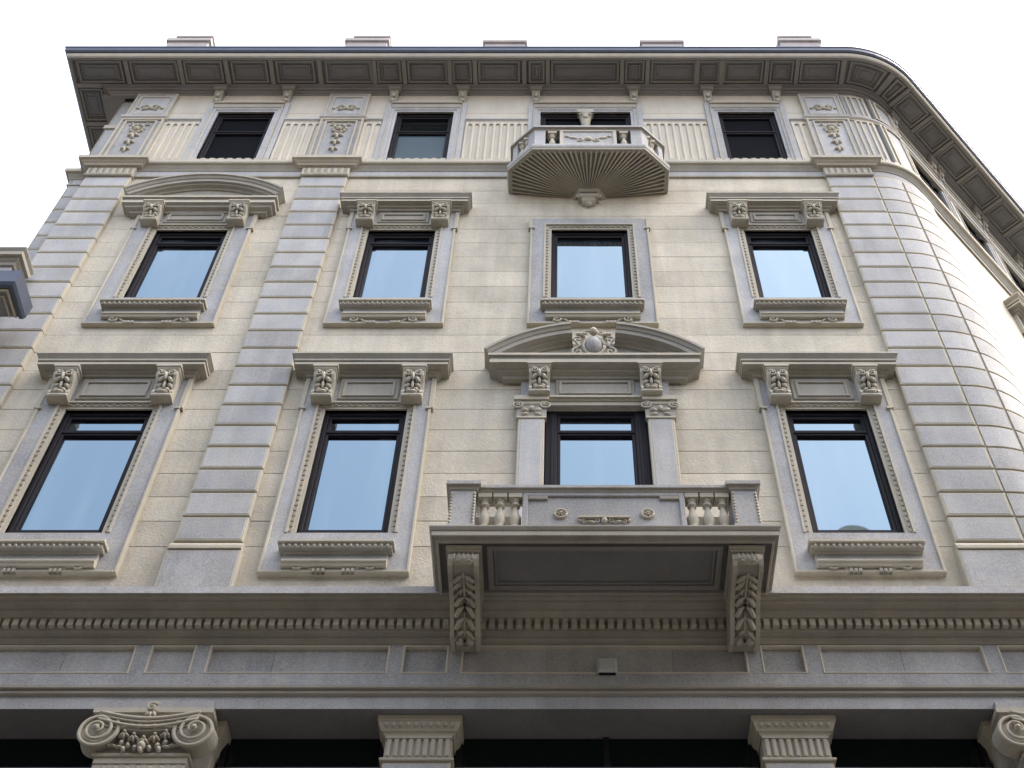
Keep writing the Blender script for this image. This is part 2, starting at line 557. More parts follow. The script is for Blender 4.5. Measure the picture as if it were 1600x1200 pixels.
def pilaster(xc, name='pilaster'):
    mb = MB()
    mb.box(xc - HW + 0.012, xc + HW - 0.012, -0.03, 0.048, 10.40, 18.86, 'trim')
    root = mb.build(name, B)
    pilaster_parts(root, ID, xc - HW, xc + HW, 0.07)
    base = MB()
    base.cbox(xc - HW - 0.035, xc + HW + 0.035, 0.0, 0.10, 10.30, 10.84, 0.012, 'grey', 'trim', 0.012)
    base.build('plinth', root)
    b2 = MB()
    b2.sweep([(0, 10.845), (0.115, 10.845), (0.115, 10.87), (0.095, 10.89), (0.095, 10.91), (0.07, 10.955), (0, 10.955)],
             [(xc - HW - 0.02, 0), (xc + HW + 0.02, 0)], 'trim')
    b2.build('base_moulding', root)
    # capital band with short flutes
    cp = MB()
    cp.box(xc - HW - 0.01, xc + HW + 0.01, -0.02, 0.075, 18.84, 19.14, 'trim')
    n = 7
    for i in range(n + 1):
        x = xc - HW + 2 * HW * i / n
        cp.cbox(max(x - 0.028, xc - HW - 0.008), min(x + 0.028, xc + HW + 0.008), 0.07, 0.105, 18.86, 19.04, 0.012, 'trim')
    cp.sweep([(0.07, 18.80), (0.11, 18.80), (0.12, 18.815), (0.11, 18.845), (0.07, 18.85)], [(xc - HW - 0.01, 0), (xc + HW + 0.01, 0)], 'trim')
    cp.build('capital_band', root)
    return root
for x in PIL:
    pilaster(x)
# recessed left corner strip
mb = MB(); mb.box(X_LEFT + 0.02, PIL[0] - HW + 0.02, -0.3, -0.142, 10.4, 18.9, 'trim')
CS = mb.build('corner_strip', B)
for k in range(NCOURSE):
    mb = MB()
    mb.cbox(X_LEFT - 0.01, PIL[0] - HW + 0.0, -0.3, -0.11, Z0 + k * CH + 0.014, Z0 + (k + 1) * CH - 0.014, 0.014, 'grey', 'trim', 0.012)
    mb.build('block', CS)
# rounded corner pilaster and the flat strip beyond it
mb = MB(); mb.sweep([(-0.02, 10.4), (0.045, 10.4), (0.045, 18.86), (-0.02, 18.86)], plan_of(PIL[2] + HW - 0.01, UC + 0.04), 'trim')
CP = mb.build('curved_pilaster', B)
pilaster_parts(CP, path, PIL[2] + HW + 0.022, UC, 0.062, 8)
mb = MB(); mb.sweep([(-0.02, 10.4), (0.045, 10.4), (0.045, 18.86), (-0.02, 18.86)], plan_of(UC + 0.041, US), 'trim')
FP = mb.build('pilaster', B)
pilaster_parts(FP, path, UC + 0.03, US, 0.066, 8)
mb = MB(); mb.sweep([(0, 10.3), (0.09, 10.3), (0.09, 10.845), (0.115, 10.845), (0.115, 10.87), (0.07, 10.955), (0, 10.955)], plan_of(PIL[2] + HW + 0.04, US), 'grey')
mb.build('plinth', CP)

# ---- string course between second floor and attic
STR = [(0, 18.88), (0.035, 18.88), (0.035, 18.92), (0.022, 18.93), (0.022, 19.06), (0.035, 19.065), (0.045, 19.09), (0.075, 19.13), (0.085, 19.16), (0.12, 19.165), (0.13, 19.19), (0.13, 19.245), (0, 19.26)]
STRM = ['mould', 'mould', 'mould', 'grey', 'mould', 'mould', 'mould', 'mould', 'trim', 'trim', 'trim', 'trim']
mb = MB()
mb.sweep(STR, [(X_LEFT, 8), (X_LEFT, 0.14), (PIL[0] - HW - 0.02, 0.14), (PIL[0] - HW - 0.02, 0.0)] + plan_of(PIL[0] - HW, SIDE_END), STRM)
SC = mb.build('string_course', B)
for x in PIL:                                  # it breaks forward over each pilaster
    mb = MB()
    mb.sweep([(0.0, 19.10), (0.06, 19.10), (0.07, 19.13), (0.10, 19.15), (0.115, 19.17), (0.15, 19.175), (0.155, 19.24), (0.0, 19.27)],
             [(x - HW - 0.03, 0.03), (x - HW - 0.03, -0.06), (x + HW + 0.03, -0.06), (x + HW + 0.03, 0.03)], 'trim')
    mb.build('string_break', SC)
# row of small scallops on its top edge
sc = MB(path)
u = PIL[0] - HW
while u < U2 + 5.0:
    if not (BAY[2] - 1.2 < u < BAY[2] + 1.2):
        sc.box(u, u + 0.075, 0.06, 0.118, 19.245, 19.325, 'trim')
    u += 0.135
sc.build('scallop_row', SC, kind='stuff')
# thin moulding between fluted band and upper attic wall
mb = MB()
for a, b in ((PIL[0] + HW, BAY[0] - 0.68), (BAY[0] + 0.68, PIL[1] - HW), (PIL[1] + HW, BAY[1] - 0.68), (BAY[1] + 0.68, BAY[2] - 0.93), (BAY[2] + 0.93, BAY[3] - 0.68), (BAY[3] + 0.68, PIL[2] - HW)):
    m2 = MB()
    m2.sweep([(0, 20.80), (0.03, 20.80), (0.035, 20.83), (0.05, 20.84), (0.05, 20.885), (0, 20.91)], [(a, 0), (b, 0)], ['mould', 'mould', 'mould', 'grey', 'mould'])
    m2.build('attic_moulding', B)
    # fluted band below it: every flute is cut with a round head
    fb = MB()
    n = max(1, round((b - a) / 0.118))
    w = (b - a) / n
    zt = 20.78
    for i in range(n):
        x0, x1 = a + i * w, a + (i + 1) * w
        fb.cbox(x0, x0 + w * 0.36, 0.0, 0.03, 19.27, zt, 0.008, 'smooth')
        fb.plate([(x0 + w * 0.3, zt), (x0 + w * 0.36, zt - 0.09), (x0 + w * 0.5, zt - 0.055), (x0 + w * 0.68, zt - 0.045), (x0 + w * 0.86, zt - 0.055), (x1, zt - 0.09), (x1, zt)], 0.0, 0.025, 'smooth')
    fb.box(a, b, 0.0, 0.028, zt + 0.0005, 20.80, 'smooth')
    fb.build('fluted_panel', B)

# ---- attic pilasters: carved panels
def frame_ring(mb, x0, x1, z0, z1, w, p0, p1, mat, ch=0.006):
    """picture-frame moulding"""
    def ring(i, p): return [(x0 + i, p, z0 + i), (x1 - i, p, z0 + i), (x1 - i, p, z1 - i), (x0 + i, p, z1 - i)]
    rs = [ring(0, p0), ring(0, p1 - ch), ring(ch, p1), ring(w - ch, p1), ring(w, p1 - ch), ring(w, p0)]
    for a, b in zip(rs, rs[1:]):
        mb.add(a + b, [[i, (i + 1) % 4, 4 + (i + 1) % 4, 4 + i] for i in range(4)], mat)

def carved_drop(root, xc, zt, p):
    """rosette in a wreath with husks hanging below"""
    o = MB()
    for k in range(10):
        a = 2 * pi * k / 10
        o.blob((xc + 0.105 * cos(a), p + 0.012, zt - 0.22 + 0.125 * sin(a)), (0.045, 0.03, 0.028), 'trim', 7, 4, a + pi / 2)
    o.blob((xc, p + 0.01, zt - 0.22), (0.05, 0.045, 0.055), 'trim')
    for k in range(5):
        a = 2 * pi * k / 5 + 0.3
        o.blob((xc + 0.04 * cos(a), p + 0.02, zt - 0.22 + 0.045 * sin(a)), (0.026, 0.026, 0.02), 'trim', 6, 4, a)
    for sx in (-1, 1):
        o.spiral((xc + sx * 0.14, p + 0.012, zt - 0.06), 0.045, 1.2, 'trim', sx, pi / 2, 0.28, 14)
    o.build('carved_rosette', root)
    z = zt - 0.44
    for k in range(3):
        h = MB()
        s = 1 - 0.10 * k
        for sx in (-1, 1):
            h.blob((xc + sx * 0.045 * s, p + 0.014, z), (0.066 * s, 0.034, 0.034 * s), 'trim', 7, 4, -sx * 0.75)
        h.blob((xc, p + 0.02, z - 0.05), (0.028 * s, 0.03, 0.09 * s), 'trim', 7, 4)
        h.build('carved_husk', root)
        z -= 0.24

def attic_pilaster(xc):
    mb = MB()
    mb.box(xc - HW, xc + HW, -0.03, 0.06, 19.26, 20.80, 'grey')
    root = mb.build('attic_pilaster', B)
    f = MB()
    frame_ring(f, xc - HW - 0.002, xc + HW + 0.002, 19.27, 20.80, 0.035, 0.0, 0.085, 'trim')
    frame_ring(f, xc - HW + 0.085, xc + HW - 0.085, 19.29, 20.72, 0.03, 0.055, 0.09, 'trim')
    f.build('panel_frame', root)
    u = MB()
    u.box(xc - HW + 0.01, xc + HW - 0.01, -0.03, 0.05, 20.93, 21.80, 'grey')
    frame_ring(u, xc - HW + 0.008, xc + HW - 0.008, 20.94, 21.80, 0.03, 0.0, 0.07, 'trim')
    frame_ring(u, xc - HW + 0.09, xc + HW - 0.09, 21.0, 21.68, 0.025, 0.045, 0.07, 'trim')
    u.build('upper_panel', root)
    b = MB()
    b.sweep([(0, 20.80), (0.07, 20.80), (0.08, 20.83), (0.10, 20.85), (0.105, 20.91), (0, 20.93)], [(xc - HW - 0.03, 0), (xc + HW + 0.03, 0)], ['trim', 'trim', 'trim', 'grey', 'trim'])
    b.build('pilaster_moulding', root)
    carved_drop(root, xc, 20.66, 0.06)
    o = MB()
    z = 21.25
    o.blob((xc, 0.055, z), (0.05, 0.04, 0.06), 'trim')
    for sx in (-1, 1):
        o.spiral((xc + sx * 0.13, 0.06, z + 0.03), 0.05, 1.3, 'trim', -sx, -pi / 2, 0.26, 16)
        o.blob((xc + sx * 0.07, 0.06, z - 0.05), (0.07, 0.025, 0.022), 'trim', 7, 4, -sx * 0.5)
        o.blob((xc + sx * 0.07, 0.06, z + 0.08), (0.06, 0.025, 0.02), 'trim', 7, 4, sx * 0.6)
        o.blob((xc + sx * 0.2, 0.06, z - 0.02), (0.04, 0.02, 0.02), 'trim', 7, 4, sx * 0.4)
    o.build('carved_foliage', root)
    return root
for x in PIL:
    attic_pilaster(x)
# left recessed attic strip
mb = MB()
mb.cbox(X_LEFT, PIL[0] - HW, -0.3, -0.13, 19.26, 20.80, 0.012, 'grey', 'trim', 0.02)
mb.cbox(X_LEFT + 0.02, PIL[0] - HW, -0.3, -0.14, 20.94, 21.8, 0.012, 'grey', 'trim', 0.02)
mb.box(X_LEFT - 0.03, PIL[0] - HW, -0.3, -0.09, 20.81, 20.92, 'trim')
mb.build('corner_strip', B)
# curved attic corner
cu0, cu1 = PIL[2] + HW + 0.02, UC + 0.02
mb = MB(); mb.sweep([(-0.02, 19.26), (0.035, 19.26), (0.035, 20.80), (-0.02, 20.80)], plan_of(cu0, cu1), 'grey')
CA = mb.build('curved_attic_panel', B)
mb = MB(); mb.sweep([(-0.02, 20.93), (0.035, 20.93), (0.035, 21.82), (-0.02, 21.82)], plan_of(cu0, cu1), 'grey')
mb.build('upper_panel', CA)
mb = MB(); mb.sweep([(0, 20.80), (0.05, 20.80), (0.06, 20.83), (0.08, 20.85), (0.085, 20.90), (0, 20.93)], plan_of(cu0, SIDE_END), ['trim', 'trim', 'trim', 'grey', 'trim'])
mb.build('attic_moulding', CA)
for (z0, z1) in ((19.28, 20.78), (20.96, 21.72)):
    fr = MB()
    for (a, b, c, d) in ((cu0 + .06, cu1 - .06, z0, z0 + .035), (cu0 + .06, cu1 - .06, z1 - .035, z1)):
        fr.sweep([(0.03, c), (0.06, c), (0.06, d), (0.03, d)], plan_of(a, b), 'trim')
    for uu in (cu0 + 0.06, cu0 + 0.14, cu1 - 0.16, cu1 - 0.08):
        fr.sweep([(0.03, z0), (0.062, z0), (0.062, z1), (0.03, z1)], [path(uu, 0, 0)[:2], path(uu + 0.03, 0, 0)[:2]], 'trim')
    fr.build('panel_frame', CA)
mb = MB()
mb.sweep([(-0.02, 19.26), (0.06, 19.26), (0.06, 20.80), (-0.02, 20.80)], plan_of(UC + 0.06, US), 'grey')
mb.sweep([(-0.02, 20.94), (0.05, 20.94), (0.05, 21.82), (-0.02, 21.82)], plan_of(UC + 0.06, US), 'grey')
SP = mb.build('attic_pilaster', B)
fr = MB()
for (z0, z1) in ((19.28, 20.78), (20.96, 21.72)):
    for (c, d) in ((z0, z0 + .035), (z1 - .035, z1)):
        fr.sweep([(0.04, c), (0.085, c), (0.085, d), (0.04, d)], plan_of(UC + 0.06, US), 'trim')
    for uu in (UC + 0.062, UC + 0.14, US - 0.12, US - 0.035):
        fr.sweep([(0.04, z0), (0.087, z0), (0.087, z1), (0.04, z1)], [path(uu, 0, 0)[:2], path(uu + 0.03, 0, 0)[:2]], 'trim')
fr.build('panel_frame', SP)
# ================================================================== eaves
EAVE_PLAN = [(-7.60, 10.0), (-7.60, 0.0)] + plan_of(-7.5, SIDE_END)
mb = MB()
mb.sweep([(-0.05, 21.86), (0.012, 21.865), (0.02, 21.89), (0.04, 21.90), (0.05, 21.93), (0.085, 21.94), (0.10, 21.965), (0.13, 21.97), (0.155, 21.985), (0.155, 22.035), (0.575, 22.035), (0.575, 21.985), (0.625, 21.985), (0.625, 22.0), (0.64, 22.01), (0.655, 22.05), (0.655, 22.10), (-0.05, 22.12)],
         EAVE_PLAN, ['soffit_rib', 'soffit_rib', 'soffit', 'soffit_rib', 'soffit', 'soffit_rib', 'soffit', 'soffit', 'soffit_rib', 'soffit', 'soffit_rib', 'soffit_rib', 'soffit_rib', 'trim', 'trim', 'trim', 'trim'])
EAVE = mb.build('eave', B)
mb = MB()
mb.sweep([(0.60, 22.103), (0.675, 22.103), (0.70, 22.13), (0.705, 22.20), (0.72, 22.22), (0.72, 22.245), (0.66, 22.25), (0.45, 22.26)], EAVE_PLAN, 'gutter')
mb.build('gutter', B)

def coffer(u0, u1, p0, p1, mapf, seg=1):
    """one soffit coffer: stepped frame and a raised inner field"""
    mb = MB(mapf)
    def strip(a0, a1, b0, b1, z0, z1, mat):
        for i in range(seg):
            s0, s1 = a0 + (a1 - a0) * i / seg, a0 + (a1 - a0) * (i + 1) / seg
            mb.box(s0, s1, b0, b1, z0, z1, mat)
    w = 0.03
    for (i, zz, mat) in ((0.0, 21.995, 'soffit_rib'), (0.075, 22.010, 'soffit_rib')):
        ww = w if i == 0 else 0.014
        strip(u0 + i, u1 - i, p0 + i, p0 + i + ww, zz, 22.034, mat)
        strip(u0 + i, u1 - i, p1 - i - ww, p1 - i, zz, 22.034, mat)
        mb.box(u0 + i, u0 + i + ww, p0 + i + ww, p1 - i - ww, zz, 22.034, mat)
        mb.box(u1 - i - ww, u1 - i, p0 + i + ww, p1 - i - ww, zz, 22.034, mat)
    # inner field with clipped corners
    if u1 - u0 > 0.25:
        a0, a1, b0, b1 = u0 + 0.10, u1 - 0.10, p0 + 0.095, p1 - 0.095
        strip(a0, a1, b0, b1, 22.022, 22.034, 'soffit')
        strip(a0 + 0.05, a1 - 0.05, b0 + 0.04, b1 - 0.04, 22.012, 22.021, 'soffit')
    return mb.build('coffer', EAVE)

def rib(u, mapf):
    mb = MB(mapf)
    mb.box(u - 0.035, u + 0.035, 0.156, 0.574, 21.975, 22.034, 'soffit_rib')
    mb.build('soffit_rib', EAVE)
CF = [(-7.204, -6.453), (-6.303, -5.702), (-5.514, -4.951), (-4.763, -4.163), (-3.937, -3.203), (-3.071, -2.714), (-2.564, -1.945), (-1.813, -1.531),
      (-1.381, -0.724), (-0.536, -0.311), (-0.161, 0.935), (1.079, 1.36), (1.510, 2.226), (2.301, 2.621), (2.733, 3.353), (3.503, 3.86), (4.01, 4.62)]
ends = []
for a, b in CF:
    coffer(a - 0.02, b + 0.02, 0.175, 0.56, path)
for (a, b), (c, d) in zip(CF, CF[1:]):
    rib((b + c) / 2, path)
rib(-7.28, path)
rib(4.70, path)
um = (U1 + U2) / 2
coffer(4.78, um + 0.1, 0.175, 0.56, path, 5)
rib(um + 0.17, path)
coffer(um + 0.24, U2 - 0.02, 0.175, 0.56, path, 5)
sr = [U2 + 0.05, U2 + 0.72, U2 + 1.36, U2 + 2.10, U2 + 2.92, U2 + 3.6, U2 + 4.4, U2 + 5.2, U2 + 6.0, U2 + 6.8, U2 + 7.6, U2 + 8.4]
for a, b in zip(sr, sr[1:]):
    rib(a, path)
    coffer(a + 0.06, b - 0.06, 0.175, 0.56, path)
LEFTMAP = lambda u, p, z: (-7.60 - p, u, z)      # side wall on the left, u runs back
coffer(-8.11, -7.36, 0.175, 0.56, ID)
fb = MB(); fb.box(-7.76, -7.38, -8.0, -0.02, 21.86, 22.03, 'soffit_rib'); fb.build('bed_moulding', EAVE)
ys = [-0.12, 0.58, 1.2, 1.9, 2.5, 3.3, 4.1]
for a, b in zip(ys, ys[1:]):
    rib(a - 0.01, LEFTMAP)
    coffer(a + 0.05, b - 0.07, 0.175, 0.56, LEFTMAP)

# small consoles under the eave
def eave_console_mesh():
    mb = MB()
    mb.box(-0.12, 0.12, 0.0, 0.165, 21.925, 21.965, 'soffit_rib')
    mb.extr([(0.0, 21.925), (0.15, 21.925), (0.135, 21.885), (0.10, 21.87), (0.0, 21.87)], -0.10, 0.10, 'soffit_rib')
    mb.extr([(0.0, 21.87), (0.09, 21.87), (0.105, 21.80), (0.09, 21.73), (0.065, 21.66), (0.05, 21.58), (0.04, 21.49), (0.0, 21.47)], -0.065, 0.065, 'mould')
    for sx in (-1, 1):
        mb.spiral((sx * 0.05, 0.10, 21.80), 0.035, 1.2, 'trim', sx, pi / 2, 0.3, 12)
    mb.blob((0, 0.085, 21.71), (0.035, 0.03, 0.08), 'trim', 7, 4)
    mb.blob((0, 0.06, 21.56), (0.04, 0.03, 0.06), 'trim', 7, 4)
    return mb.mesh('eave_console')
_ec = eave_console_mesh()
for i, c in enumerate(BAY):
    off = 0.82 if i == 2 else 0.575
    for sx in (-1, 1):
        link('eave_console', _ec, B, (c + sx * off, 0, 0))
for u in SIDE_TOP:
    for sx in (-1, 1):
        x, y, z = path(u + sx * 0.575, 0, 0)
        link('eave_console', _ec, B, (x, y, 0), ANG)

# ================================================================== windows
def window(ow, z0, z1, loc, rz=0.0, transom=True, side=0.0, low=0.05, ztr=None, dark=False, label=None):
    """frame, panes and stone reveal; origin on the opening's centre line at wall face"""
    fr = MB()
    h = ow / 2
    d0, d1 = -0.03, -0.10                      # frame front and back
    fw = 0.047 + side
    fr.cbox(-h - 0.01, -h + fw, d1, d0, z0, z1, 0.006, 'frame')
    fr.cbox(h - fw, h + 0.01, d1, d0, z0, z1, 0.006, 'frame')
    top = 0.10
    fr.cbox(-h + fw, h - fw, d1, d0 - 0.004, z1 - top + 0.05, z1 + 0.01, 0.006, 'frame')
    fr.cbox(-h + fw, h - fw, d1, d0, z0, z0 + 0.10, 0.006, 'frame')
    # sash, set back
    sw = 0.036
    s0, s1 = d0 - 0.015, d1 - 0.02
    for sx in (-1, 1):
        xa, xb = sorted((sx * (h - fw), sx * (h - fw - sw)))
        fr.cbox(xa, xb, s1, s0, z0 + 0.1, z1 - top + 0.05, 0.006, 'frame')
    fr.box(-h + fw + sw, h - fw - sw, s1, s0 - 0.006, z1 - top - 0.0, z1 - top + 0.05, 'frame')
    zt = ztr if ztr else z1 - 0.44
    if transom:
        fr.cbox(-h + fw + sw, h - fw - sw, s1, s0, zt - 0.05, zt + 0.05, 0.008, 'frame')
        fr.box(-h + fw, h - fw, s1 - 0.004, s0 + 0.012, zt - 0.012, zt + 0.012, 'frame')
    if side > 0.05:
        for sx in (-1, 1):
            for k in (0.35, 0.7):
                x = sx * (h - fw * k)
                fr.box(x - 0.012, x + 0.012, d0, d0 + 0.014, z0, z1 - 0.1, 'frame')
    W = fr.build('window', B, loc, rz, label)
    pd = s1 + 0.035
    def pane(za, zb, gm='glass'):
        g = MB()
        g.box(-h + fw + sw - 0.008, h - fw - sw + 0.008, pd - 0.012, pd, za, zb, gm)
        return g.build('pane', W)
    if transom:
        pane(z0 + 0.09, zt - 0.042, dark[0] if dark else 'glass')
        pane(zt + 0.042, z1 - top + 0.008, dark[1] if dark else 'glass')
    else:
        pane(z0 + 0.09, z1 - top + 0.008)
    rv = MB()
    t = 0.02
    e0, e1 = -0.40, -0.001
    rv.box(-h - t, -h, e0, e1, z0, z1, 'grey')
    rv.box(h, h + t, e0, e1, z0, z1, 'grey')
    rv.box(-h - t, h + t, e0, e1, z1, z1 + t, 'mould')
    rv.box(-h - t, h + t, e0, e1, z0 - t, z0, 'grey')
    rv.quad((-h, e0 + .02, z0), (h, e0 + .02, z0), (h, e0 + .02, z1), (-h, e0 + .02, z1), 'black')
    rv.build('reveal', W)
    return W

def egg_row(mb, x0, x1, p, z, r, pitch, mat='trim'):
    n = max(2, round((x1 - x0) / pitch))
    for i in range(n):
        x = x0 + (x1 - x0) * (i + 0.5) / n
        mb.blob((x, p, z), (r * 0.8, r * 0.8, r), mat, 6, 4)

def bead_frame(h, z0, z1, p, w):
    """running bead round the inside of an architrave"""
    mb = MB()
    step = 0.078
    for sx in (-1, 1):
        n = int((z1 - z0) / step)
        for i in range(n):
            z = z0 + (i + 0.5) * (z1 - z0) / n
            mb.box(sx * (h + w) - 0.013, sx * (h + w) + 0.013, p - 0.005, p + 0.012, z - 0.018, z + 0.018, 'mould')
    n = int(2 * h / step)
    for i in range(n):
        x = -h + (i + 0.5) * 2 * h / n
        mb.box(x - 0.018, x + 0.018, p - 0.005, p + 0.012, z1 + w - 0.013, z1 + w + 0.013, 'mould')
    return mb

def console_mesh():
    """carved window console: scroll body, acanthus front, moulded cap; origin top centre on the wall"""
    mb = MB()
    mb.box(-0.145, 0.145, 0.0, 0.225, -0.035, 0.0, 'trim')
    mb.extr([(0.0, -0.035), (0.215, -0.035), (0.205, -0.06), (0.185, -0.085), (0.0, -0.085)], -0.13, 0.13, 'trim')
    body = [(0.0, -0.085), (0.145, -0.085), (0.16, -0.12), (0.155, -0.165), (0.13, -0.21), (0.10, -0.255), (0.085, -0.30), (0.08, -0.345), (0.10, -0.375), (0.11, -0.41), (0.09, -0.44), (0.0, -0.44)]
    mb.extr(body, -0.105, 0.105, 'mould')
    for sx in (-1, 1):                          # raised scroll edges
        mb.extr([(p + 0.036, z) for p, z in body[1:-1]] + [(0.02, -0.43), (0.02, -0.09)], sx * 0.103 - 0.018, sx * 0.103 + 0.018, 'trim')
        mb.spiral((sx * 0.062, 0.195, -0.135), 0.042, 1.4, 'trim', sx, pi / 2, 0.3, 16, 0.012)
        mb.blob((sx * 0.05, 0.165, -0.215), (0.03, 0.03, 0.06), 'trim', 7, 4, sx * 0.6)
        mb.blob((sx * 0.06, 0.13, -0.285), (0.03, 0.028, 0.05), 'trim', 7, 4, sx * 0.7)
        mb.blob((sx * 0.045, 0.125, -0.35), (0.026, 0.025, 0.045), 'trim', 7, 4, sx * 0.9)
        mb.blob((sx * 0.075, 0.20, -0.105), (0.03, 0.02, 0.02), 'trim', 6, 4)
    mb.blob((0, 0.19, -0.18), (0.022, 0.035, 0.075), 'trim', 7, 4)
    mb.blob((0, 0.145, -0.28), (0.02, 0.03, 0.08), 'trim', 7, 4)
    mb.cbox(-0.12, 0.12, 0.0, 0.145, -0.47, -0.42, 0.012, 'trim')
    mb.blob((0, 0.14, -0.40), (0.07, 0.03, 0.025), 'trim', 8, 4)
    return mb.mesh('console')
CONSOLE = console_mesh()

def scroll_mesh(sx):
    mb = MB()
    mb.disc((0, 0.04, 0), 0.058, 0.03, 'trim', 16)
    mb.spiral((0, 0.075, 0), 0.058, 1.4, 'trim', sx, pi / 2 - sx * 0.3, 0.30, 20, 0.012)
    mb.tube([(sx * -0.02 * -1, 0.062, 0.05), (-sx * 0.08, 0.062, 0.03), (-sx * 0.13, 0.062, -0.02), (-sx * 0.16, 0.062, -0.05)], [0.02, 0.02, 0.018, 0.016], 'trim')
    for k in range(3):
        mb.box(-sx * (0.175 + 0.045 * k) - 0.016, -sx * (0.175 + 0.045 * k) + 0.016, 0.03, 0.085, -0.075, -0.035, 'trim')
    return mb.mesh('sill_scroll')
SCROLL = {1: scroll_mesh(1), -1: scroll_mesh(-1)}

def surround(ow, z0, z1, zb, zh, out, loc, rz=0.0, hood=True, label=None, hp=0.36, hh=0.94, cs=1.06):
    """architrave with ears, frieze, consoles, hood and sill"""
    h = ow / 2
    a = MB()
    P0, P1 = 0.0, 0.05
    zt = zh if hood else z1 + 0.25
    # flat grey slabs left, right, below, above the opening
    a.box(-out, -h - 0.10, P0, P1, zb + 0.03, zt, 'grey')
    a.box(h + 0.10, out, P0, P1, zb + 0.03, zt, 'grey')
    a.box(-h - 0.10, h + 0.10, P0, P1, zb + 0.03, z0 - 0.002, 'grey')
    a.box(-h - 0.10, h + 0.10, P0, P1, z1 + 0.10, zt, 'grey')
    # outer bead
    for sx in (-1, 1):
        x0, x1 = sorted((sx * out, sx * (out + 0.03)))
        a.cbox(x0, x1, P0, P1 + 0.018, zb, z1 - 0.02, 0.006, 'trim')
        x0, x1 = sorted((sx * (out - 0.002), sx * (out + 0.055)))
        a.cbox(x0, x1, P0, P1 + 0.016, z1 - 0.025, zt, 0.006, 'trim')           # ear
        x0, x1 = sorted((sx * (out - 0.03), sx * (out + 0.03)))
        a.box(x0, x1, P0, P1 + 0.03, z1 - 0.05, z1 - 0.02, 'trim')
    a.cbox(-out, out, P0, P1 + 0.02, zb, zb + 0.035, 0.006, 'trim')
    # inner stepped fascia
    for sx in (-1, 1):
        for (i0, i1, pp, mat) in ((0.0, 0.035, 0.022, 'trim'), (0.035, 0.075, 0.034, 'trim'), (0.075, 0.102, 0.062, 'trim')):
            x0, x1 = sorted((sx * (h + i0), sx * (h + i1)))
            a.box(x0, x1, -0.04, pp, z0, z1 + i0 + (0.0 if i0 else 0), mat)
    for (i0, i1, pp, mat) in ((0.0, 0.035, 0.0225, 'trim'), (0.035, 0.075, 0.0345, 'trim'), (0.075, 0.102, 0.0625, 'trim')):
        a.box(-h - i1, h + i1, -0.04, pp, z1 + i0, z1 + i1, mat)
    A = a.build('window_surround', B, loc, rz, label)
    bead_frame(h, z0, z1, 0.034, 0.055).build('bead_row', A, kind='stuff')
    # sill
    s = MB()
    sh = out - 0.135
    zs = z0 - 0.25
    s.sweep([(0.04, zs - 0.27), (0.10, zs - 0.27), (0.115, zs - 0.235), (0.13, zs - 0.23), (0.13, zs - 0.205), (0.09, zs - 0.2), (0.09, zs - 0.10), (0.105, zs - 0.095), (0.15, zs - 0.035), (0.175, zs - 0.03), (0.185, zs - 0.012), (0.185, zs), (0.04, zs + 0.02)],
            [(-sh, 0.03), (-sh, 0), (sh, 0), (sh, 0.03)] if False else [(-sh + 0.06, 0), (sh - 0.06, 0)],
            ['trim', 'trim', 'trim', 'trim', 'grey', 'grey', 'trim', 'mould', 'trim', 'trim', 'trim', 'trim'])
    s.box(-sh + 0.02, sh - 0.02, 0.04, 0.165, zs - 0.085, zs - 0.04, 'mould')
    s.cbox(-sh, sh, 0.04, 0.195, zs - 0.03, zs + 0.012, 0.008, 'trim')
    S_ = s.build('sill', A)
    er = MB(); egg_row(er, -sh + 0.03, sh - 0.03, 0.165, zs - 0.062, 0.026, 0.062)
    er.build('egg_moulding', A, kind='stuff')
    for sx in (-1, 1):
        link('sill_scroll', SCROLL[sx], A, (sx * (sh - 0.21), 0, zb + 0.075))
    if not hood:
        return A
    # frieze panel between consoles
    f = MB()
    fo = out - 0.36
    zc = (z1 + 0.12 + zh) / 2 - 0.02
    f.cbox(-fo, fo, 0.045, 0.075, z1 + 0.125, zh - 0.03, 0.01, 'mould')
    frame_ring(f, -fo + 0.05, fo - 0.05, z1 + 0.16, zh - 0.10, 0.035, 0.07, 0.095, 'mould')
    f.build('frieze_panel', A)
    for sx in (-1, 1):
        link('console', CONSOLE, A, (sx * (out - 0.195), -0.04, zh - 0.0)).scale = (1, 1, cs)
    hd = MB()
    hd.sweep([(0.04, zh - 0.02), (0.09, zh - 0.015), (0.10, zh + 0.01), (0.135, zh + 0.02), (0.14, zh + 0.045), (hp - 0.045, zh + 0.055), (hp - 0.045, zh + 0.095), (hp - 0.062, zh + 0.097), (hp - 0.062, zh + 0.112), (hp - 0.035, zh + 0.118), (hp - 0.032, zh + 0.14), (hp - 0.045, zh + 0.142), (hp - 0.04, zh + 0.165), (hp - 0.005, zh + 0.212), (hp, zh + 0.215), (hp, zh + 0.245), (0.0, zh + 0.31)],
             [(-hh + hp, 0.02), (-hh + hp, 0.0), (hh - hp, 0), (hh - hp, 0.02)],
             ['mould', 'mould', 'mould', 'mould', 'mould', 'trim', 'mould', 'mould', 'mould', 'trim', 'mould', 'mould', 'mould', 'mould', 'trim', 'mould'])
    hd.build('hood', A)
    return A

